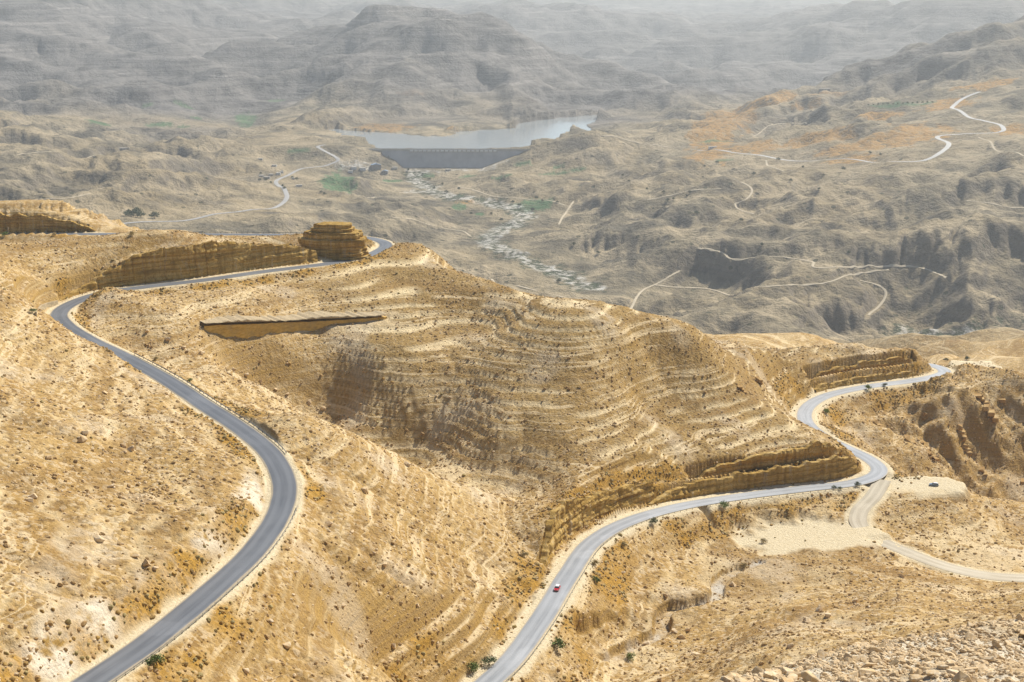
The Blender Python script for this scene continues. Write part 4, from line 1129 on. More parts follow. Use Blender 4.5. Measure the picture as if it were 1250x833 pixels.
# the butte inside the upper loop: a pile of uneven beds
_a, _t = ang(403, 300); _d = 141.5 / float(_t); bc = np.array([_d * math.sin(_a), _d * math.cos(_a) + 3.0])
bz = float(ground1(*bc)); bu = empty('butte', (bc[0], bc[1], -150)); tag(bu, 'flat-topped layered rock butte inside the loop of the upper left road', 'rock butte')
zz = -4.0; top_ = 150 - 129.4; li = 0
while zz < top_:
    th = .7 + 2.9 * random.random() ** 1.6; th = min(th, top_ - zz + .01); f = max(0, zz) / top_
    n_ = 72; ph = np.linspace(0, 2 * np.pi, n_, endpoint=False); ins_ = (li % 2) * .06 + random.uniform(-.07, .07)
    rad = (1.25 - .45 * f - .28 * max(0, f - .7) / .3 - ins_) * (1 + .22 * perlin(np.cos(ph) * 1.3 + 5.3, np.sin(ph) * 1.3 + f * .6 + .2, 220) + .14 * perlin(np.cos(ph) * 4 + li * .15, np.sin(ph) * 4, 221) + .05 * perlin(np.cos(ph) * 9 + li * .37, np.sin(ph) * 9, 222))
    rx_, ry_ = 16.0, 10.5; ring = []
    for zq, sc_q in ((zz, .97), (zz + th * .25, 1.0), (zz + th * .8, 1.0), (zz + th, .965)):
        jz = perlin(np.cos(ph) * 3 + li, np.sin(ph) * 3, 223) * .35
        ring.append(np.stack([np.sign(np.cos(ph)) * np.abs(np.cos(ph)) ** .8 * rx_ * rad * sc_q + 2.0 * f, np.sin(ph) * ry_ * rad * sc_q, zq + jz], -1))
    VV = np.concatenate(ring + [np.array([[0, 0, zz + th + .15], [0, 0, zz]])]); q = []
    for r in range(3): q += [(r * n_ + i, r * n_ + (i + 1) % n_, (r + 1) * n_ + (i + 1) % n_, (r + 1) * n_ + i) for i in range(n_)]
    q += [(3 * n_ + i, 3 * n_ + (i + 1) % n_, 4 * n_, 4 * n_) for i in range(n_)]
    me = bpy.data.meshes.new('rock_bed'); me.from_pydata(VV.tolist(), [], [t[:3] if t[2] == t[3] else t for t in q]); me.update()
    link('rock_bed', me, M_FACE, bu); zz += th * .98; li += 1

# ------------------------------------------------------------------ cars
M_GLASS = simple_mat('car_glass', (0.03, 0.04, 0.05), .08, .1, 1, 0, 0, .6)
M_TYRE = simple_mat('tyre_rubber', (0.025, 0.025, 0.027), .85, .2, 5)
M_RIM = simple_mat('rim_alloy', (0.55, 0.55, 0.56), .35, .1, 5, .8)
M_LAMP = simple_mat('lamp_glass', (0.8, 0.8, 0.78), .15, .05, 5)
M_TAIL = simple_mat('tail_glass', (0.45, 0.02, 0.02), .2, .1, 5)
M_PLATE = simple_mat('plate', (0.75, 0.75, 0.7), .5, .05, 5)
M_TRIM = simple_mat('bumper_plastic', (0.04, 0.04, 0.045), .6, .2, 5)
def car(name, label, loc, heading, pitch, paint, roofpaint):
    root = empty(name, loc); root.rotation_euler = (0, pitch, heading); tag(root, label, 'car')
    def loft(secs, nm, mat, parent):
        mb = MB(); rings = []
        for x, w0, z0, w1, z1 in secs:
            rings.append([mb.bm.verts.new(c) for c in ((x, -w0, z0), (x, -w0 - .02, (z0 + z1) * .5), (x, -w1, z1), (x, w1, z1), (x, w0 + .02, (z0 + z1) * .5), (x, w0, z0))])
        for a_, b_ in zip(rings[:-1], rings[1:]):
            for i in range(6): mb.bm.faces.new((a_[i], a_[(i + 1) % 6], b_[(i + 1) % 6], b_[i]))
        mb.bm.faces.new(rings[0][::-1]); mb.bm.faces.new(rings[-1])
        return mb.build(nm, mat, parent)
    loft([(-2.0, .74, .38, .66, .86), (-1.9, .82, .28, .76, .95), (-1.2, .85, .24, .80, .98), (.6, .85, .24, .80, .96), (1.2, .84, .24, .78, .86), (1.9, .80, .28, .70, .74), (2.08, .70, .36, .62, .62)], 'body', paint, root)
    cab = loft([(-1.85, .74, .92, .58, .96), (-1.55, .74, .92, .60, 1.36), (-.9, .75, .93, .62, 1.44), (.1, .75, .93, .60, 1.42), (.95, .74, .90, .62, .93)], 'windows', M_GLASS, root)
    loft([(-1.62, .61, 1.33, .56, 1.39), (-.9, .63, 1.40, .58, 1.47), (.12, .61, 1.38, .56, 1.45), (.30, .60, 1.31, .56, 1.37)], 'roof', roofpaint, root)
    MB().box(2.0, 2.14, -.72, .72, .26, .46, .04).build('bumper', M_TRIM, root)
    MB().box(-2.10, -1.96, -.74, .74, .28, .50, .04).build('bumper', M_TRIM, root)
    MB().box(2.13, 2.16, -.25, .25, .34, .45).build('number_plate', M_PLATE, root)
    for sy in (-1, 1):
        MB().box(1.93, 2.07, sy * .58 - .14, sy * .58 + .14, .55, .70, .03).build('headlight', M_LAMP, root)
        MB().box(-2.02, -1.93, sy * .66 - .1, sy * .66 + .1, .62, .88, .02).build('taillight', M_TAIL, root)
        MB().box(.62, .78, sy * .92 - .1, sy * .92 + .1, .93, 1.05, .03).build('mirror', paint, root)
        for x in (-1.28, 1.3):
            wl = MB().tube((x, sy * .86, .31), (x, sy * .66, .31), .31, .31, 16).build('wheel', M_TYRE, root)
            MB().tube((x, sy * .875, .31), (x, sy * .80, .31), .19, .19, 12).build('rim', M_RIM, wl)
    return root
M_RED = simple_mat('red_paint', (0.50, 0.035, 0.05), .25, .05, 1)
M_CARW = simple_mat('white_paint_and_glare', (0.82, 0.82, 0.84), .22, .03, 1)
M_BLUE = simple_mat('blue_grey_paint', (0.22, 0.30, 0.40), .25, .05, 1)
i = int(np.argmin(np.hypot(*(right_path[:, :2] - hit(692, 722)[:2]).T)))
t_ = right_path[i - 2] - right_path[i + 2]; cpos = offset(right_path, -.6)[i]
car('moving_car', 'small red car driving on the lower road, glare on its roof painted white', (cpos[0], cpos[1], right_path[i, 2] + .115), math.atan2(t_[1], t_[0]), -math.atan2(t_[2], np.hypot(t_[0], t_[1])), M_RED, M_CARW)  # sun glare on the red roof is put into its colour as white
p = hit(1140, 593)
car('parked_car', 'tiny blue grey car parked alone on the gravel lay-by above the ravine', (p[0], p[1], p[2] + .02), math.radians(165), 0, M_BLUE, M_CARW)

# ------------------------------------------------------------------ shrubs and trees
def leaf_mat(name, a, b_):
    m, nt, b = new_mat(name)
    g = N(nt, 'ShaderNodeNewGeometry'); oi = N(nt, 'ShaderNodeObjectInfo')
    f = noise(nt, g.outputs['Position'], 1.4, 3)
    c = ramp(nt, mth(nt, 'ADD', f, mth(nt, 'MULTIPLY', mth(nt, 'SUBTRACT', oi.outputs['Random'], .5), .3)), [(.32, a), (.68, b_)])
    L(nt, c, b.inputs['Base Color']); b.inputs['Roughness'].default_value = .8
    return m
M_LEAF = leaf_mat('green_leaves', (0.07, 0.12, 0.02), (0.20, 0.26, 0.05))
M_DARKLEAF = leaf_mat('dark_leaves', (0.04, 0.065, 0.025), (0.11, 0.14, 0.05))
M_DRY = leaf_mat('dry_leaves', (0.20, 0.12, 0.03), (0.42, 0.25, 0.05))
M_OLIVE = leaf_mat('olive_leaves', (0.22, 0.17, 0.06), (0.40, 0.30, 0.11))
M_BARK = simple_mat('bark', (0.16, 0.11, 0.07), .9, .3, 8)
def crown_mesh(name, R, Hc, z0, n_, leaf, seed):
    r = np.random.default_rng(seed); cl_ = r.normal(size=(14, 3)); cl_ /= np.linalg.norm(cl_, axis=1, keepdims=True); cl_ *= r.uniform(.35, .85, (14, 1))
    P = cl_[r.integers(0, 14, n_)] + r.normal(size=(n_, 3)) * .22
    P[:, 2] = np.maximum(P[:, 2], -.75)
    P = P * np.array([R, R, Hc / 2]) + np.array([0, 0, z0 + Hc / 2])
    a_ = r.normal(size=(n_, 3)); a_ /= np.linalg.norm(a_, axis=1, keepdims=True); b2 = np.cross(a_, r.normal(size=(n_, 3))); b2 /= np.linalg.norm(b2, axis=1, keepdims=True)
    sz = r.uniform(.6, 1.2, (n_, 1)) * leaf
    VV = np.stack([P - a_ * sz, P + b2 * sz * .5, P + a_ * sz, P - b2 * sz * .5], 1).reshape(-1, 3)
    return mesh_np(name, VV, np.arange(n_ * 4).reshape(-1, 4), False)
def stem_mesh(h, r, R):
    mb = MB().tube((0, 0, -.3), (0, 0, h * .55), r, r * .7)
    for k in range(4):
        w = k * 1.6 + .3; mb.tube((0, 0, h * (.2 + .08 * k)), (math.cos(w) * R * .55, math.sin(w) * R * .55, h * (.65 + .06 * k)), r * .6, r * .25, 5)
    return mb.mesh('stem')
SHR = [(crown_mesh('foliage', 1.0, 1.25, .1, 420, .13, k), stem_mesh(1.0, .06, 1.0)) for k in range(4)]
def shrub(u, v, size, mat, label, group=None, name='shrub', cat='shrub', dmin=100, p=None, tall=1.0, k=0):
    p = hit(u, v, dmin) if p is None else p
    size = size * (1.0 if name == 'tree' else .78)
    root = empty(name, (p[0], p[1], p[2] - .05), random.uniform(0, 6)); tag(root, label, cat, group)
    me, st = SHR[k % 4]
    key = me.name.split('.')[0] + mat.name + str(k % 4)
    m2 = bpy.data.meshes.get(key)
    if m2 is None: m2 = me.copy(); m2.name = key; m2.materials.clear(); m2.materials.append(mat)
    f = link('foliage', m2, None, root); s2 = link('trunk' if name == 'tree' else 'stem', st, M_BARK, root)
    root.scale = (size, size, size * tall)
    return root
for k, (u, v, sz, mat, lab) in enumerate([
    (191, 812, 2.6, M_LEAF, 'round dark green shrub standing alone just outside the guardrail at bottom left'),
    (884, 620, 3.0, M_LEAF, 'green shrub hiding the guardrail in the middle of the lower road'),
    (797, 640, 2.6, M_DARKLEAF, 'grey green shrub at the roadside where the lower road starts to bend'),
    (728, 711, 2.2, M_LEAF, 'low green shrub in orange scrub right of the red car'),
    (681, 792, 3.4, M_LEAF, 'broad green shrub right of the lower road near the bottom edge'),
    (597, 812, 3.0, M_DARKLEAF, 'dark green shrub left of the lower road at bottom, upper of the pair'),
    (578, 820, 3.0, M_LEAF, 'bright green shrub left of the lower road at bottom, lower of the pair'),
    (1009, 505, 2.8, M_LEAF, 'green shrub inside the S-bend, between the two upper curves of the lower road'),
    (1060, 476, 3.0, M_LEAF, 'olive green shrub on the outer verge of the road under the long rock cut'),
    (1080, 472, 2.2, M_DARKLEAF, 'small dark shrub on the outer verge right of the olive one, under the rock cut'),
    (1047, 594, 2.2, M_DARKLEAF, 'small green shrub at the corner of the road junction'),
    (1018, 597, 1.6, M_DARKLEAF, 'left one of two tiny dark shrubs on the verge before the junction'),
    (1025, 598, 1.5, M_DARKLEAF, 'right one of two tiny dark shrubs on the verge before the junction'),
    (6, 289, 3.4, M_LEAF, 'green shrub at the left picture edge beside the upper road'),
    (66, 288, 2.2, M_OLIVE, 'olive shrub beside the upper road, right of the green one at the picture edge'),
    (161, 288, 2.2, M_OLIVE, 'olive shrub beside the upper road near its middle'),
    (1155, 441, 2.6, M_DARKLEAF, 'dark shrub on the pale lay-by beyond the last bend'),
    (932, 663, 2.0, M_OLIVE, 'single dark shrub standing on the flat gravel patch'),
    (908, 694, 2.2, M_OLIVE, 'olive shrub at the head of the dry stream'),
    (190, 440, 1.6, M_OLIVE, 'yellow green shrub on the verge just below the hairpin'),
    (232, 466, 1.5, M_LEAF, 'small green shrub on the outer verge midway down the left road'),
    (40, 382, 2.0, M_LEAF, 'low green shrub beside the zigzag parapet'),
    (770, 806, 2.4, M_LEAF, 'green shrub in the shade of the cut stream bank'),
    (726, 690, 2.0, M_OLIVE, 'olive shrub on the right verge below the bend of the lower road'),
    (762, 668, 2.2, M_OLIVE, 'olive shrub in orange scrub inside the bend of the lower road'),
    (640, 680, 2.0, M_OLIVE, 'yellow olive shrub in the ditch left of the lower road below the cliff'),
    (1180, 440, 3.0, M_DARKLEAF, 'dark shrub at the far rim of the pale lay-by')]):
    shrub(u, v, sz, mat, lab, k=k)

# trees of the valley floor, each its own object
VT = [('dark tree beside the dry riverbed in the valley', 'trees along the riverbed', [(516,214),(524,220),(530,231),(545,236),(626,248),(634,252),(650,258),(662,246),(612,270),(575,262),(600,262),(682,345),(680,248),(655,243),(540,226),(506,204),(498,209)]),
      ('dark tree near the hamlet by the valley road', 'trees around the hamlet', [(318,213),(325,221),(331,224),(345,228),(347,231),(392,236),(396,238),(357,218),(362,220),(317,221)]),
      ('large dark tree in the clump left of the valley road', 'tree clump beside the valley road', [(158,262),(163,265),(168,263),(172,266),(189,267),(155,264)]),
      ('dark tree on the pale slopes across the river', 'trees on the slopes across the river', [(760,215),(768,222),(790,232),(810,236),(815,246),(838,240),(842,236),(822,244),(850,262),(905,270),(930,300),(1036,310),(860,204),(875,200),(980,205),(1005,215),(1030,208),(1062,188),(1075,190),(950,196),(965,222),(1000,232),(920,214),(560,232),(700,300),(730,310)]),
      ('dark orchard tree in the row above the white highway', 'orchard row above the highway', [(1060 + 6 * k, 129 - .25 * k) for k in range(14)])]
for lab, grp, pts in VT:
    for k, (u, v) in enumerate(pts):
        big = 2.0 if 'large' in lab else 1.0
        shrub(u, v, random.uniform(4.0, 6.5) * big * (.8 if 'orchard' in lab else 1), M_DARKLEAF, lab, grp, 'tree', 'tree', 1500, k=k, tall=1.1)

# ------------------------------------------------------------------ buildings in the valley
M_WALLP = simple_mat('pale_plaster', (0.62, 0.57, 0.48), .9, .1, .3)
M_WALLW = simple_mat('white_plaster', (0.80, 0.79, 0.76), .8, .06, .3)
M_WALLD = simple_mat('grey_block', (0.30, 0.28, 0.26), .9, .15, .3)
M_ROOF = simple_mat('flat_roof', (0.48, 0.45, 0.40), .9, .12, .3)
M_ROOFB = simple_mat('blue_metal_roof', (0.28, 0.36, 0.46), .5, .08, .3)
M_DOOR = simple_mat('dark_door', (0.09, 0.08, 0.07), .7, .2, 1)
def house(u, v, w, d_, h, rz, wall, roof, label, group, pitched=False):
    p = hit(u, v, 1500); root = empty('house', (p[0], p[1], p[2] - .5), rz); tag(root, label, 'house', group)
    MB().box(-w / 2, w / 2, -d_ / 2, d_ / 2, -4, h).build('wall', wall, root)
    if pitched: 
        mb = MB(); mb.prism([(-w / 2 - .6, h), (w / 2 + .6, h), (0, h + w * .18)], -d_ / 2 - .6, d_ / 2 + .6); mb.build('roof', roof, root)
    else: MB().box(-w / 2 - .4, w / 2 + .4, -d_ / 2 - .4, d_ / 2 + .4, h + .003, h + .6).build('roof', roof, root)
    MB().box(-.8, .8, -d_ / 2 - .12, -d_ / 2 + .1, .5, 2.9).build('door', M_DOOR, root)
    for x in (-w * .3, w * .3): MB().box(x - .9, x + .9, -d_ / 2 - .1, -d_ / 2 + .1, 1.5, 3.1).build('window', M_DOOR, root)
G1, G2 = 'houses of the hamlet on the valley road', 'buildings at the foot of the dam'
for a in [(319,216,14,10,5,.2,M_WALLP,M_ROOF,'pale flat-roofed house at the left end of the hamlet',G1),(326,218,18,9,5,-.1,M_WALLD,M_ROOF,'long grey house in the middle of the hamlet',G1),
          (331,214.5,12,9,5,.3,M_WALLP,M_ROOF,'pale house behind the grey one in the hamlet',G1),(340,213,13,9,5.5,.1,M_WALLW,M_ROOF,'white house in the hamlet at the road fork',G1),(344,211,10,8,5,.2,M_WALLW,M_ROOF,'small white house at the right end of the hamlet',G1),
          (335,203,15,8,4,.0,M_WALLW,M_ROOF,'lone white house on the slope above the hamlet',G1),(365,227.5,18,8,4,.2,M_WALLW,M_ROOF,'white shed on the slope right of the valley road',G1),(358,219,9,7,4,.2,M_WALLP,M_ROOF,'small pale hut right of the road below the fork',G1),
          (318,195,14,7,4,0,M_WALLP,M_ROOF,'pale hut above the hamlet on the hillside',G1),(152,183,32,12,6,.1,M_WALLD,M_ROOF,'long dark barn alone on the left slopes','far barns'),
          (432,206,16,12,6,.2,M_WALLW,M_ROOF,'leftmost white shed below the dam',G2),(443,207,18,12,6,.1,M_WALLW,M_ROOF,'white shed right of the leftmost one below the dam',G2),(428,210.5,14,8,5,.1,M_WALLW,M_ROOF,'low white hut in front of the white sheds below the dam',G2),
          (459,204.5,30,20,9,.3,M_WALLD,M_ROOFB,'large grey hall with a blue pitched roof below the dam',G2,True),(470,211,20,12,6,-.1,M_WALLD,M_ROOFB,'smaller hall with blue roof in front of the large one',G2,True),(482,206,16,10,5,.2,M_WALLP,M_ROOF,'pale low building right of the blue-roofed halls',G2),
          (547,208.5,16,10,5,.2,M_WALLP,M_ROOF,'pale low building at the right foot of the dam',G2),(1007,110,40,10,5,0,M_WALLD,M_ROOF,'long dark shed below the right ridge','far barns'),(870,181,26,9,5,.1,M_WALLW,M_ROOF,'long white shed beside the start of the white highway','far barns')]:
    house(*a)

# ------------------------------------------------------------------ rocks
def make_rock_mat(name, top, side):
    m, nt, b = new_mat(name)
    g = N(nt, 'ShaderNodeNewGeometry'); tc = N(nt, 'ShaderNodeTexCoord'); oi = N(nt, 'ShaderNodeObjectInfo')
    f = noise(nt, tc.outputs['Object'], 2.2, 6, .65); f2 = noise(nt, g.outputs['Position'], .7, 4)
    c = mixc(nt, ramp(nt, f, [(.35, 0.0), (.65, 1.0)]), side, top)
    c = mixc(nt, mth(nt, 'MULTIPLY', oi.outputs['Random'], .55), c, side)
    c = mixc(nt, ramp(nt, f2, [(.55, 0.0), (.72, .5)]), c, (0.30, 0.17, 0.06))
    L(nt, c, b.inputs['Base Color']); b.inputs['Roughness'].default_value = .92; b.inputs['Specular IOR Level'].default_value = .15
    bp = N(nt, 'ShaderNodeBump'); bp.inputs['Strength'].default_value = .5; bp.inputs['Distance'].default_value = .05
    L(nt, f, bp.inputs['Height']); L(nt, bp.outputs[0], b.inputs['Normal'])
    return m
M_ROCK = make_rock_mat('limestone', (0.70, 0.61, 0.46), (0.56, 0.38, 0.18))
M_BOULDER = make_rock_mat('boulder_stone', (0.50, 0.37, 0.20), (0.32, 0.19, 0.07))
def rock_mesh(seed, flat):
    r = np.random.default_rng(seed); bm = bmesh.new()
    P = r.normal(size=(13, 3)); P /= np.linalg.norm(P, axis=1, keepdims=True); P *= r.uniform(.75, 1.0, (13, 1)); P = np.sign(P) * np.abs(P) ** .8
    P *= np.array([1.0, .72, flat])
    for q in P: bm.verts.new(q)
    bmesh.ops.convex_hull(bm, input=bm.verts)
    loose = [v for v in bm.verts if not v.link_faces]; bmesh.ops.delete(bm, geom=loose, context='VERTS')
    bmesh.ops.bevel(bm, geom=list(bm.edges), offset=.045, segments=1, affect='EDGES')
    me = bpy.data.meshes.new('rock'); bm.to_mesh(me); bm.free(); return me
ROCKS = [rock_mesh(k, .42 + .06 * (k % 6)) for k in range(14)]
cnt = 0
cand = []
while len(cand) < 900:
    u = random.uniform(815, 1262); d = random.uniform(36, 66)
    a, _ = ang(u, 800); a = float(a); x, y = d * math.sin(a), d * math.cos(a)
    cand.append((u, d, x, y, 0.11 + .33 * random.random() ** 2.2))
cand.sort(key=lambda c: -c[4] / c[1])
big = cand[:300]
LABS = {0: ('large pale limestone block lying on the rubble slope at bottom right', 'large blocks on the rubble slope'),
        1: ('middle-sized angular stone lying on the rubble slope at bottom right', 'middle-sized stones on the rubble slope'),
        2: ('small angular stone lying on the rubble slope at bottom right', 'small stones on the rubble slope')}
for k, (u, d, x, y, sz) in enumerate(big):
    o = link('rock', ROCKS[k % 14], M_ROCK); c_ = 0 if sz > .33 else (1 if sz > .24 else 2)
    o.location = (x, y, ground1(x, y) + sz * .16); o.rotation_euler = (random.uniform(-.45, .45), random.uniform(-.45, .45), random.uniform(0, 6.3)); o.scale = (sz,) * 3
    tag(o, LABS[c_][0], 'rock', LABS[c_][1])
BL = [('boulder on the rocky rim of the gully right of the left road', 'boulders along the gully rim', [(180,405),(205,415),(225,425),(245,432),(262,440),(285,452),(300,458),(318,466),(337,476),(352,482),(378,492),(395,500),(420,520),(445,535),(470,552),(497,568),(540,585)]),
      ('dark boulder lying on the slope below the lower road', 'boulders in the stream gully', [(776,747),(789,787),(822,772),(832,780),(840,770),(884,745),(803,822),(806,832),(760,700),(812,728),(895,715),(905,748),(850,798),(870,780)]),
      ('dark rock outcrop block on the left hillside', 'rock blocks on the left hillside', [(40,608),(120,660),(105,530),(100,538),(160,550),(135,595),(36,612),(180,690),(165,680),(190,695),(150,545),(60,560),(130,480),(140,488)]),
      ('rock block on the rounded spur at the lower right', 'rock blocks on the right spur', [(1000,745),(985,760),(1010,752),(1045,735),(965,790),(995,772),(1060,742),(1100,705),(1075,708)]),
      ('boulder on the stony slope between the two roads', 'boulders between the roads', [(330,760),(350,790),(470,690),(480,790),(300,820),(430,650),(530,700),(510,740),(360,700),(420,740),(560,720),(445,600),(400,640)])]
for lab, grp, pts in BL:
    for k, (u, v) in enumerate(pts):
        p = hit(u, v); sz = random.uniform(1.0, 2.1)
        o = link('boulder', ROCKS[(k * 5 + 3) % 14], M_BOULDER); o.location = (p[0], p[1], p[2] + sz * .2)
        o.rotation_euler = (random.uniform(-.3, .3), random.uniform(-.3, .3), random.uniform(0, 6.3)); o.scale = (sz, sz, sz * 1.15)
        tag(o, lab, 'boulder', grp)

# bare crags: stacked, cracked blocks of one bed, each crag one thing
def crag_mesh(seed):
    r = np.random.default_rng(seed); bm = bmesh.new()
    for lay in range(3):
        n_ = 6 - lay
        for k in range(n_):
            c = np.array([(k - (n_ - 1) / 2) * .36 + r.uniform(-.05, .05), r.uniform(-.08, .08) + .10 * lay, -.45 + lay * .34 + r.uniform(-.03, .03)])
            h_ = np.array([.19 * r.uniform(.85, 1.15), .30 * r.uniform(.8, 1.2), .18 * r.uniform(.85, 1.1)])
            P = (r.uniform(-1, 1, (16, 3))); P = np.sign(P) * np.abs(P) ** .35; vs = [bm.verts.new(c + q * h_) for q in P]
            g = bmesh.ops.convex_hull(bm, input=vs)
            dead = [v for v in vs if not v.link_faces]; bmesh.ops.delete(bm, geom=dead, context='VERTS')
    me = bpy.data.meshes.new('crag'); bm.to_mesh(me); bm.free(); return me
CRAGS = [crag_mesh(200 + k) for k in range(6)]
M_CRAG = make_rock_mat('crag_stone', (0.50, 0.36, 0.17), (0.36, 0.215, 0.075))
CL = [('dark crag on the steep canyon side below the last road bend', 'crags on the canyon side', [(1098,535,12),(1116,541,9),(1160,520,11),(1178,512,9),(1195,497,13),(1212,487,12),(1224,513,13),(1240,533,11),(1215,558,10),(1190,573,10),(1240,588,11),(1203,538,9),(1062,515,8),(1230,476,12),(1170,545,9),(1140,505,9),(1246,500,12),(1184,484,10),(1150,488,8),(1225,600,9),(1075,500,7),(1130,555,8)]),
      ('rock ledge in the slope between lay-by and gravel road', 'ledges below the lay-by', [(1108,622,5),(1124,616,6),(1140,612,5),(1160,624,5),(1178,655,6),(1196,661,6),(1215,667,6),(1236,670,6),(1120,640,5)]),
      ('crag at the top of the cut above the lower road', 'crags above the lower road', [(690,622,4),(704,612,4),(728,604,4),(752,598,4),(776,590,4),(896,472,6),(918,462,6),(938,470,5),(902,430,6),(1004,478,4)]),
      ('crag on the stony rim of the upper road loop', 'crags on the upper rim', [(455,338,5),(470,345,5),(490,333,5),(508,327,5),(440,352,4)])]
for lab, grp, pts in CL:
    for k, (u, v, w_) in enumerate(pts):
        p = hit(u, v); o = link('crag', CRAGS[k % 6], M_CRAG); o.location = (p[0], p[1] + w_ * .2, p[2] - .28 * w_)
        o.scale = (w_ * random.uniform(.8, 1.1), w_ * .9, w_ * random.uniform(.6, .8)); o.rotation_euler = (random.uniform(-.08, .08), random.uniform(-.1, .1), random.uniform(-.4, .4))
        tag(o, lab, 'crag', grp)

# loose stones and dry scrub past counting: point clouds with small instanced pieces
def inst_group(name, mat, amp, nscale, sub):
    ng = bpy.data.node_groups.new(name, 'GeometryNodeTree')
    ng.interface.new_socket('Geometry', in_out='INPUT', socket_type='NodeSocketGeometry'); ng.interface.new_socket('Geometry', in_out='OUTPUT', socket_type='NodeSocketGeometry')
    nd = ng.nodes; gi = nd.new('NodeGroupInput'); go = nd.new('NodeGroupOutput')
    jo = nd.new('GeometryNodeJoinGeometry')
    for k in range(4):
        ic = nd.new('GeometryNodeMeshIcoSphere'); ic.inputs['Radius'].default_value = 1; ic.inputs['Subdivisions'].default_value = sub
        spn = nd.new('GeometryNodeSetPosition'); tx = nd.new('ShaderNodeTexNoise'); tx.noise_dimensions = '4D'; tx.inputs['W'].default_value = 3.7 * k; tx.inputs['Scale'].default_value = nscale
        ma = nd.new('ShaderNodeMath'); ma.operation = 'SUBTRACT'; ma.inputs[1].default_value = .5
        vs = nd.new('ShaderNodeVectorMath'); vs.operation = 'SCALE'; nn = nd.new('GeometryNodeInputNormal')
        mm = nd.new('ShaderNodeMath'); mm.operation = 'MULTIPLY'; mm.inputs[1].default_value = amp
        lk = ng.links.new
        lk(tx.outputs['Fac'], ma.inputs[0]); lk(ma.outputs[0], mm.inputs[0]); lk(nn.outputs[0], vs.inputs[0]); lk(mm.outputs[0], vs.inputs['Scale'])
        lk(ic.outputs[0], spn.inputs['Geometry']); lk(vs.outputs[0], spn.inputs['Offset'])
        g2 = nd.new('GeometryNodeGeometryToInstance'); lk(spn.outputs[0], g2.inputs[0]); lk(g2.outputs[0], jo.inputs[0])
    ip = nd.new('GeometryNodeInstanceOnPoints'); ip.inputs['Pick Instance'].default_value = True
    na = nd.new('GeometryNodeInputNamedAttribute'); na.data_type = 'FLOAT_VECTOR'; na.inputs['Name'].default_value = 'scl'
    nr = nd.new('GeometryNodeInputNamedAttribute'); nr.data_type = 'FLOAT_VECTOR'; nr.inputs['Name'].default_value = 'rot'
    sm_ = nd.new('GeometryNodeSetMaterial'); sm_.inputs['Material'].default_value = mat
    lk(gi.outputs[0], ip.inputs['Points']); lk(jo.outputs[0], ip.inputs['Instance']); lk(na.outputs[0], ip.inputs['Scale']); lk(nr.outputs[0], ip.inputs['Rotation'])
    lk(ip.outputs[0], sm_.inputs['Geometry']); lk(sm_.outputs[0], go.inputs[0])
    return ng
def scatter(name, ng, P, size, flat, tilt, label=None):
    k = len(P); me = bpy.data.meshes.new(name); me.vertices.add(k); me.vertices.foreach_set('co', P.astype(np.float32).ravel())
    sc3 = np.stack([size * rng.uniform(.8, 1.3, k), size * rng.uniform(.6, 1.0, k), size * flat * rng.uniform(.8, 1.25, k)], -1)
    ro = np.stack([rng.uniform(-tilt, tilt, k), rng.uniform(-tilt, tilt, k), rng.uniform(0, 6.3, k)], -1)
    for nm, arr in (('scl', sc3), ('rot', ro)):
        at = me.attributes.new(nm, 'FLOAT_VECTOR', 'POINT'); at.data.foreach_set('vector', arr.astype(np.float32).ravel())
    o = link(name, me); md = o.modifiers.new('pieces', 'NODES'); md.node_group = ng; o['kind'] = 'stuff'
    return o
def rand_area(k, d0, d1, amax=22.5):
    a = np.radians(rng.uniform(-amax, amax, k)); d = np.sqrt(rng.uniform(d0 * d0, d1 * d1, k))
    return d * np.sin(a), d * np.cos(a)
def road_dist(x, y):
    o = np.full(len(x), 99.0)
    for Dm in (D_left, D_right, D_side):
        Dq = np.where(np.isfinite(Dm), Dm, 99.0); o = np.minimum(o, sample(Dq, x, y))
    return o
NG_ROCK = inst_group('stone_pieces', M_ROCK, .9, 1.3, 1)
NG_BLD = inst_group('dark_stone_pieces', M_BOULDER, .9, 1.3, 1)
NG_DRY = inst_group('dry_scrub_pieces', M_DRY, 1.3, 4.0, 2)
NG_OLV = inst_group('olive_scrub_pieces', M_OLIVE, 1.3, 4.0, 2)
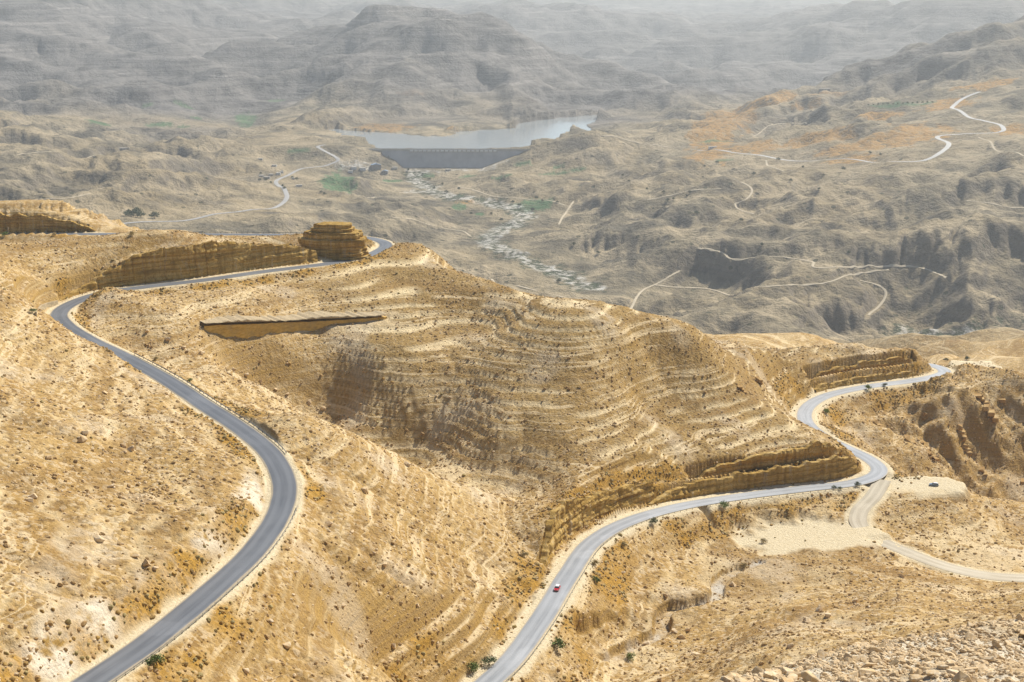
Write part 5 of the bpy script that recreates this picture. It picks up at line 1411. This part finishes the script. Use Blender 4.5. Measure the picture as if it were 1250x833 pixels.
x, y = rand_area(70000, 22, 82); m = x > 2; x, y = x[m], y[m]
sz = .04 + .13 * rng.random(len(x)) ** 2
scatter('rubble', NG_ROCK, np.stack([x, y, ground(x, y) + sz * .15], -1), sz, .6, .6)
x, y = rand_area(150000, 195, 960)
dn = sstep(perlin(x / 40, y / 40, 101), -.5, .4) * .7 + .3
ok = (road_dist(x, y) > 6.3) & (sample(np.maximum(pad1, pad2), x, y) < .3) & (rng.random(len(x)) < dn); x, y = x[ok], y[ok]
sz = .16 + .55 * rng.random(len(x)) ** 4
h_ = len(x) // 2
sz[h_:] *= 1.25
P = np.stack([x, y, ground(x, y) + sz * .1], -1)
scatter('loose_stones', NG_ROCK, P[:h_], sz[:h_], .6, .5)
scatter('loose_stones', NG_BLD, P[h_:], sz[h_:], .7, .5)
x, y = rand_area(150000, 195, 960)
gv = sample(att['gold'], x, y); rd = road_dist(x, y)
ok = (rd > 5.6) & (rng.random(len(x)) < gv * .85 + .012); x, y = x[ok], y[ok]
sz = .25 + .5 * rng.random(len(x)) ** 2; h_ = len(x) * 3 // 5
P = np.stack([x, y, ground(x, y) + sz * .25], -1)
scatter('dry_scrub', NG_DRY, P[:h_], sz[:h_], .7, .2)
scatter('dry_scrub', NG_OLV, P[h_:], sz[h_:], .8, .2)

# ------------------------------------------------------------------ haze
hm = bpy.data.materials.new('haze'); hm.use_nodes = True
hm.node_tree.nodes.remove(hm.node_tree.nodes['Principled BSDF'])
pv = hm.node_tree.nodes.new('ShaderNodeVolumePrincipled')
pv.inputs['Color'].default_value = (0.93, 0.98, 1.0, 1)
pv.inputs['Density'].default_value = HAZE_DENSITY
pv.inputs['Anisotropy'].default_value = 0.3
hm.node_tree.links.new(pv.outputs[0], hm.node_tree.nodes['Material Output'].inputs['Volume'])
hz = MB().box(-26000, 26000, -3000, 27500, float(Z.min()) - 3, max(30.0, float(Z.max()) + 5)).build('haze', hm)
hz['kind'] = 'stuff'
print('terrain', len(quads.reshape(-1, 4)), 'rows', NS, 'cols', NA, 'z', Z.min(), Z.max())
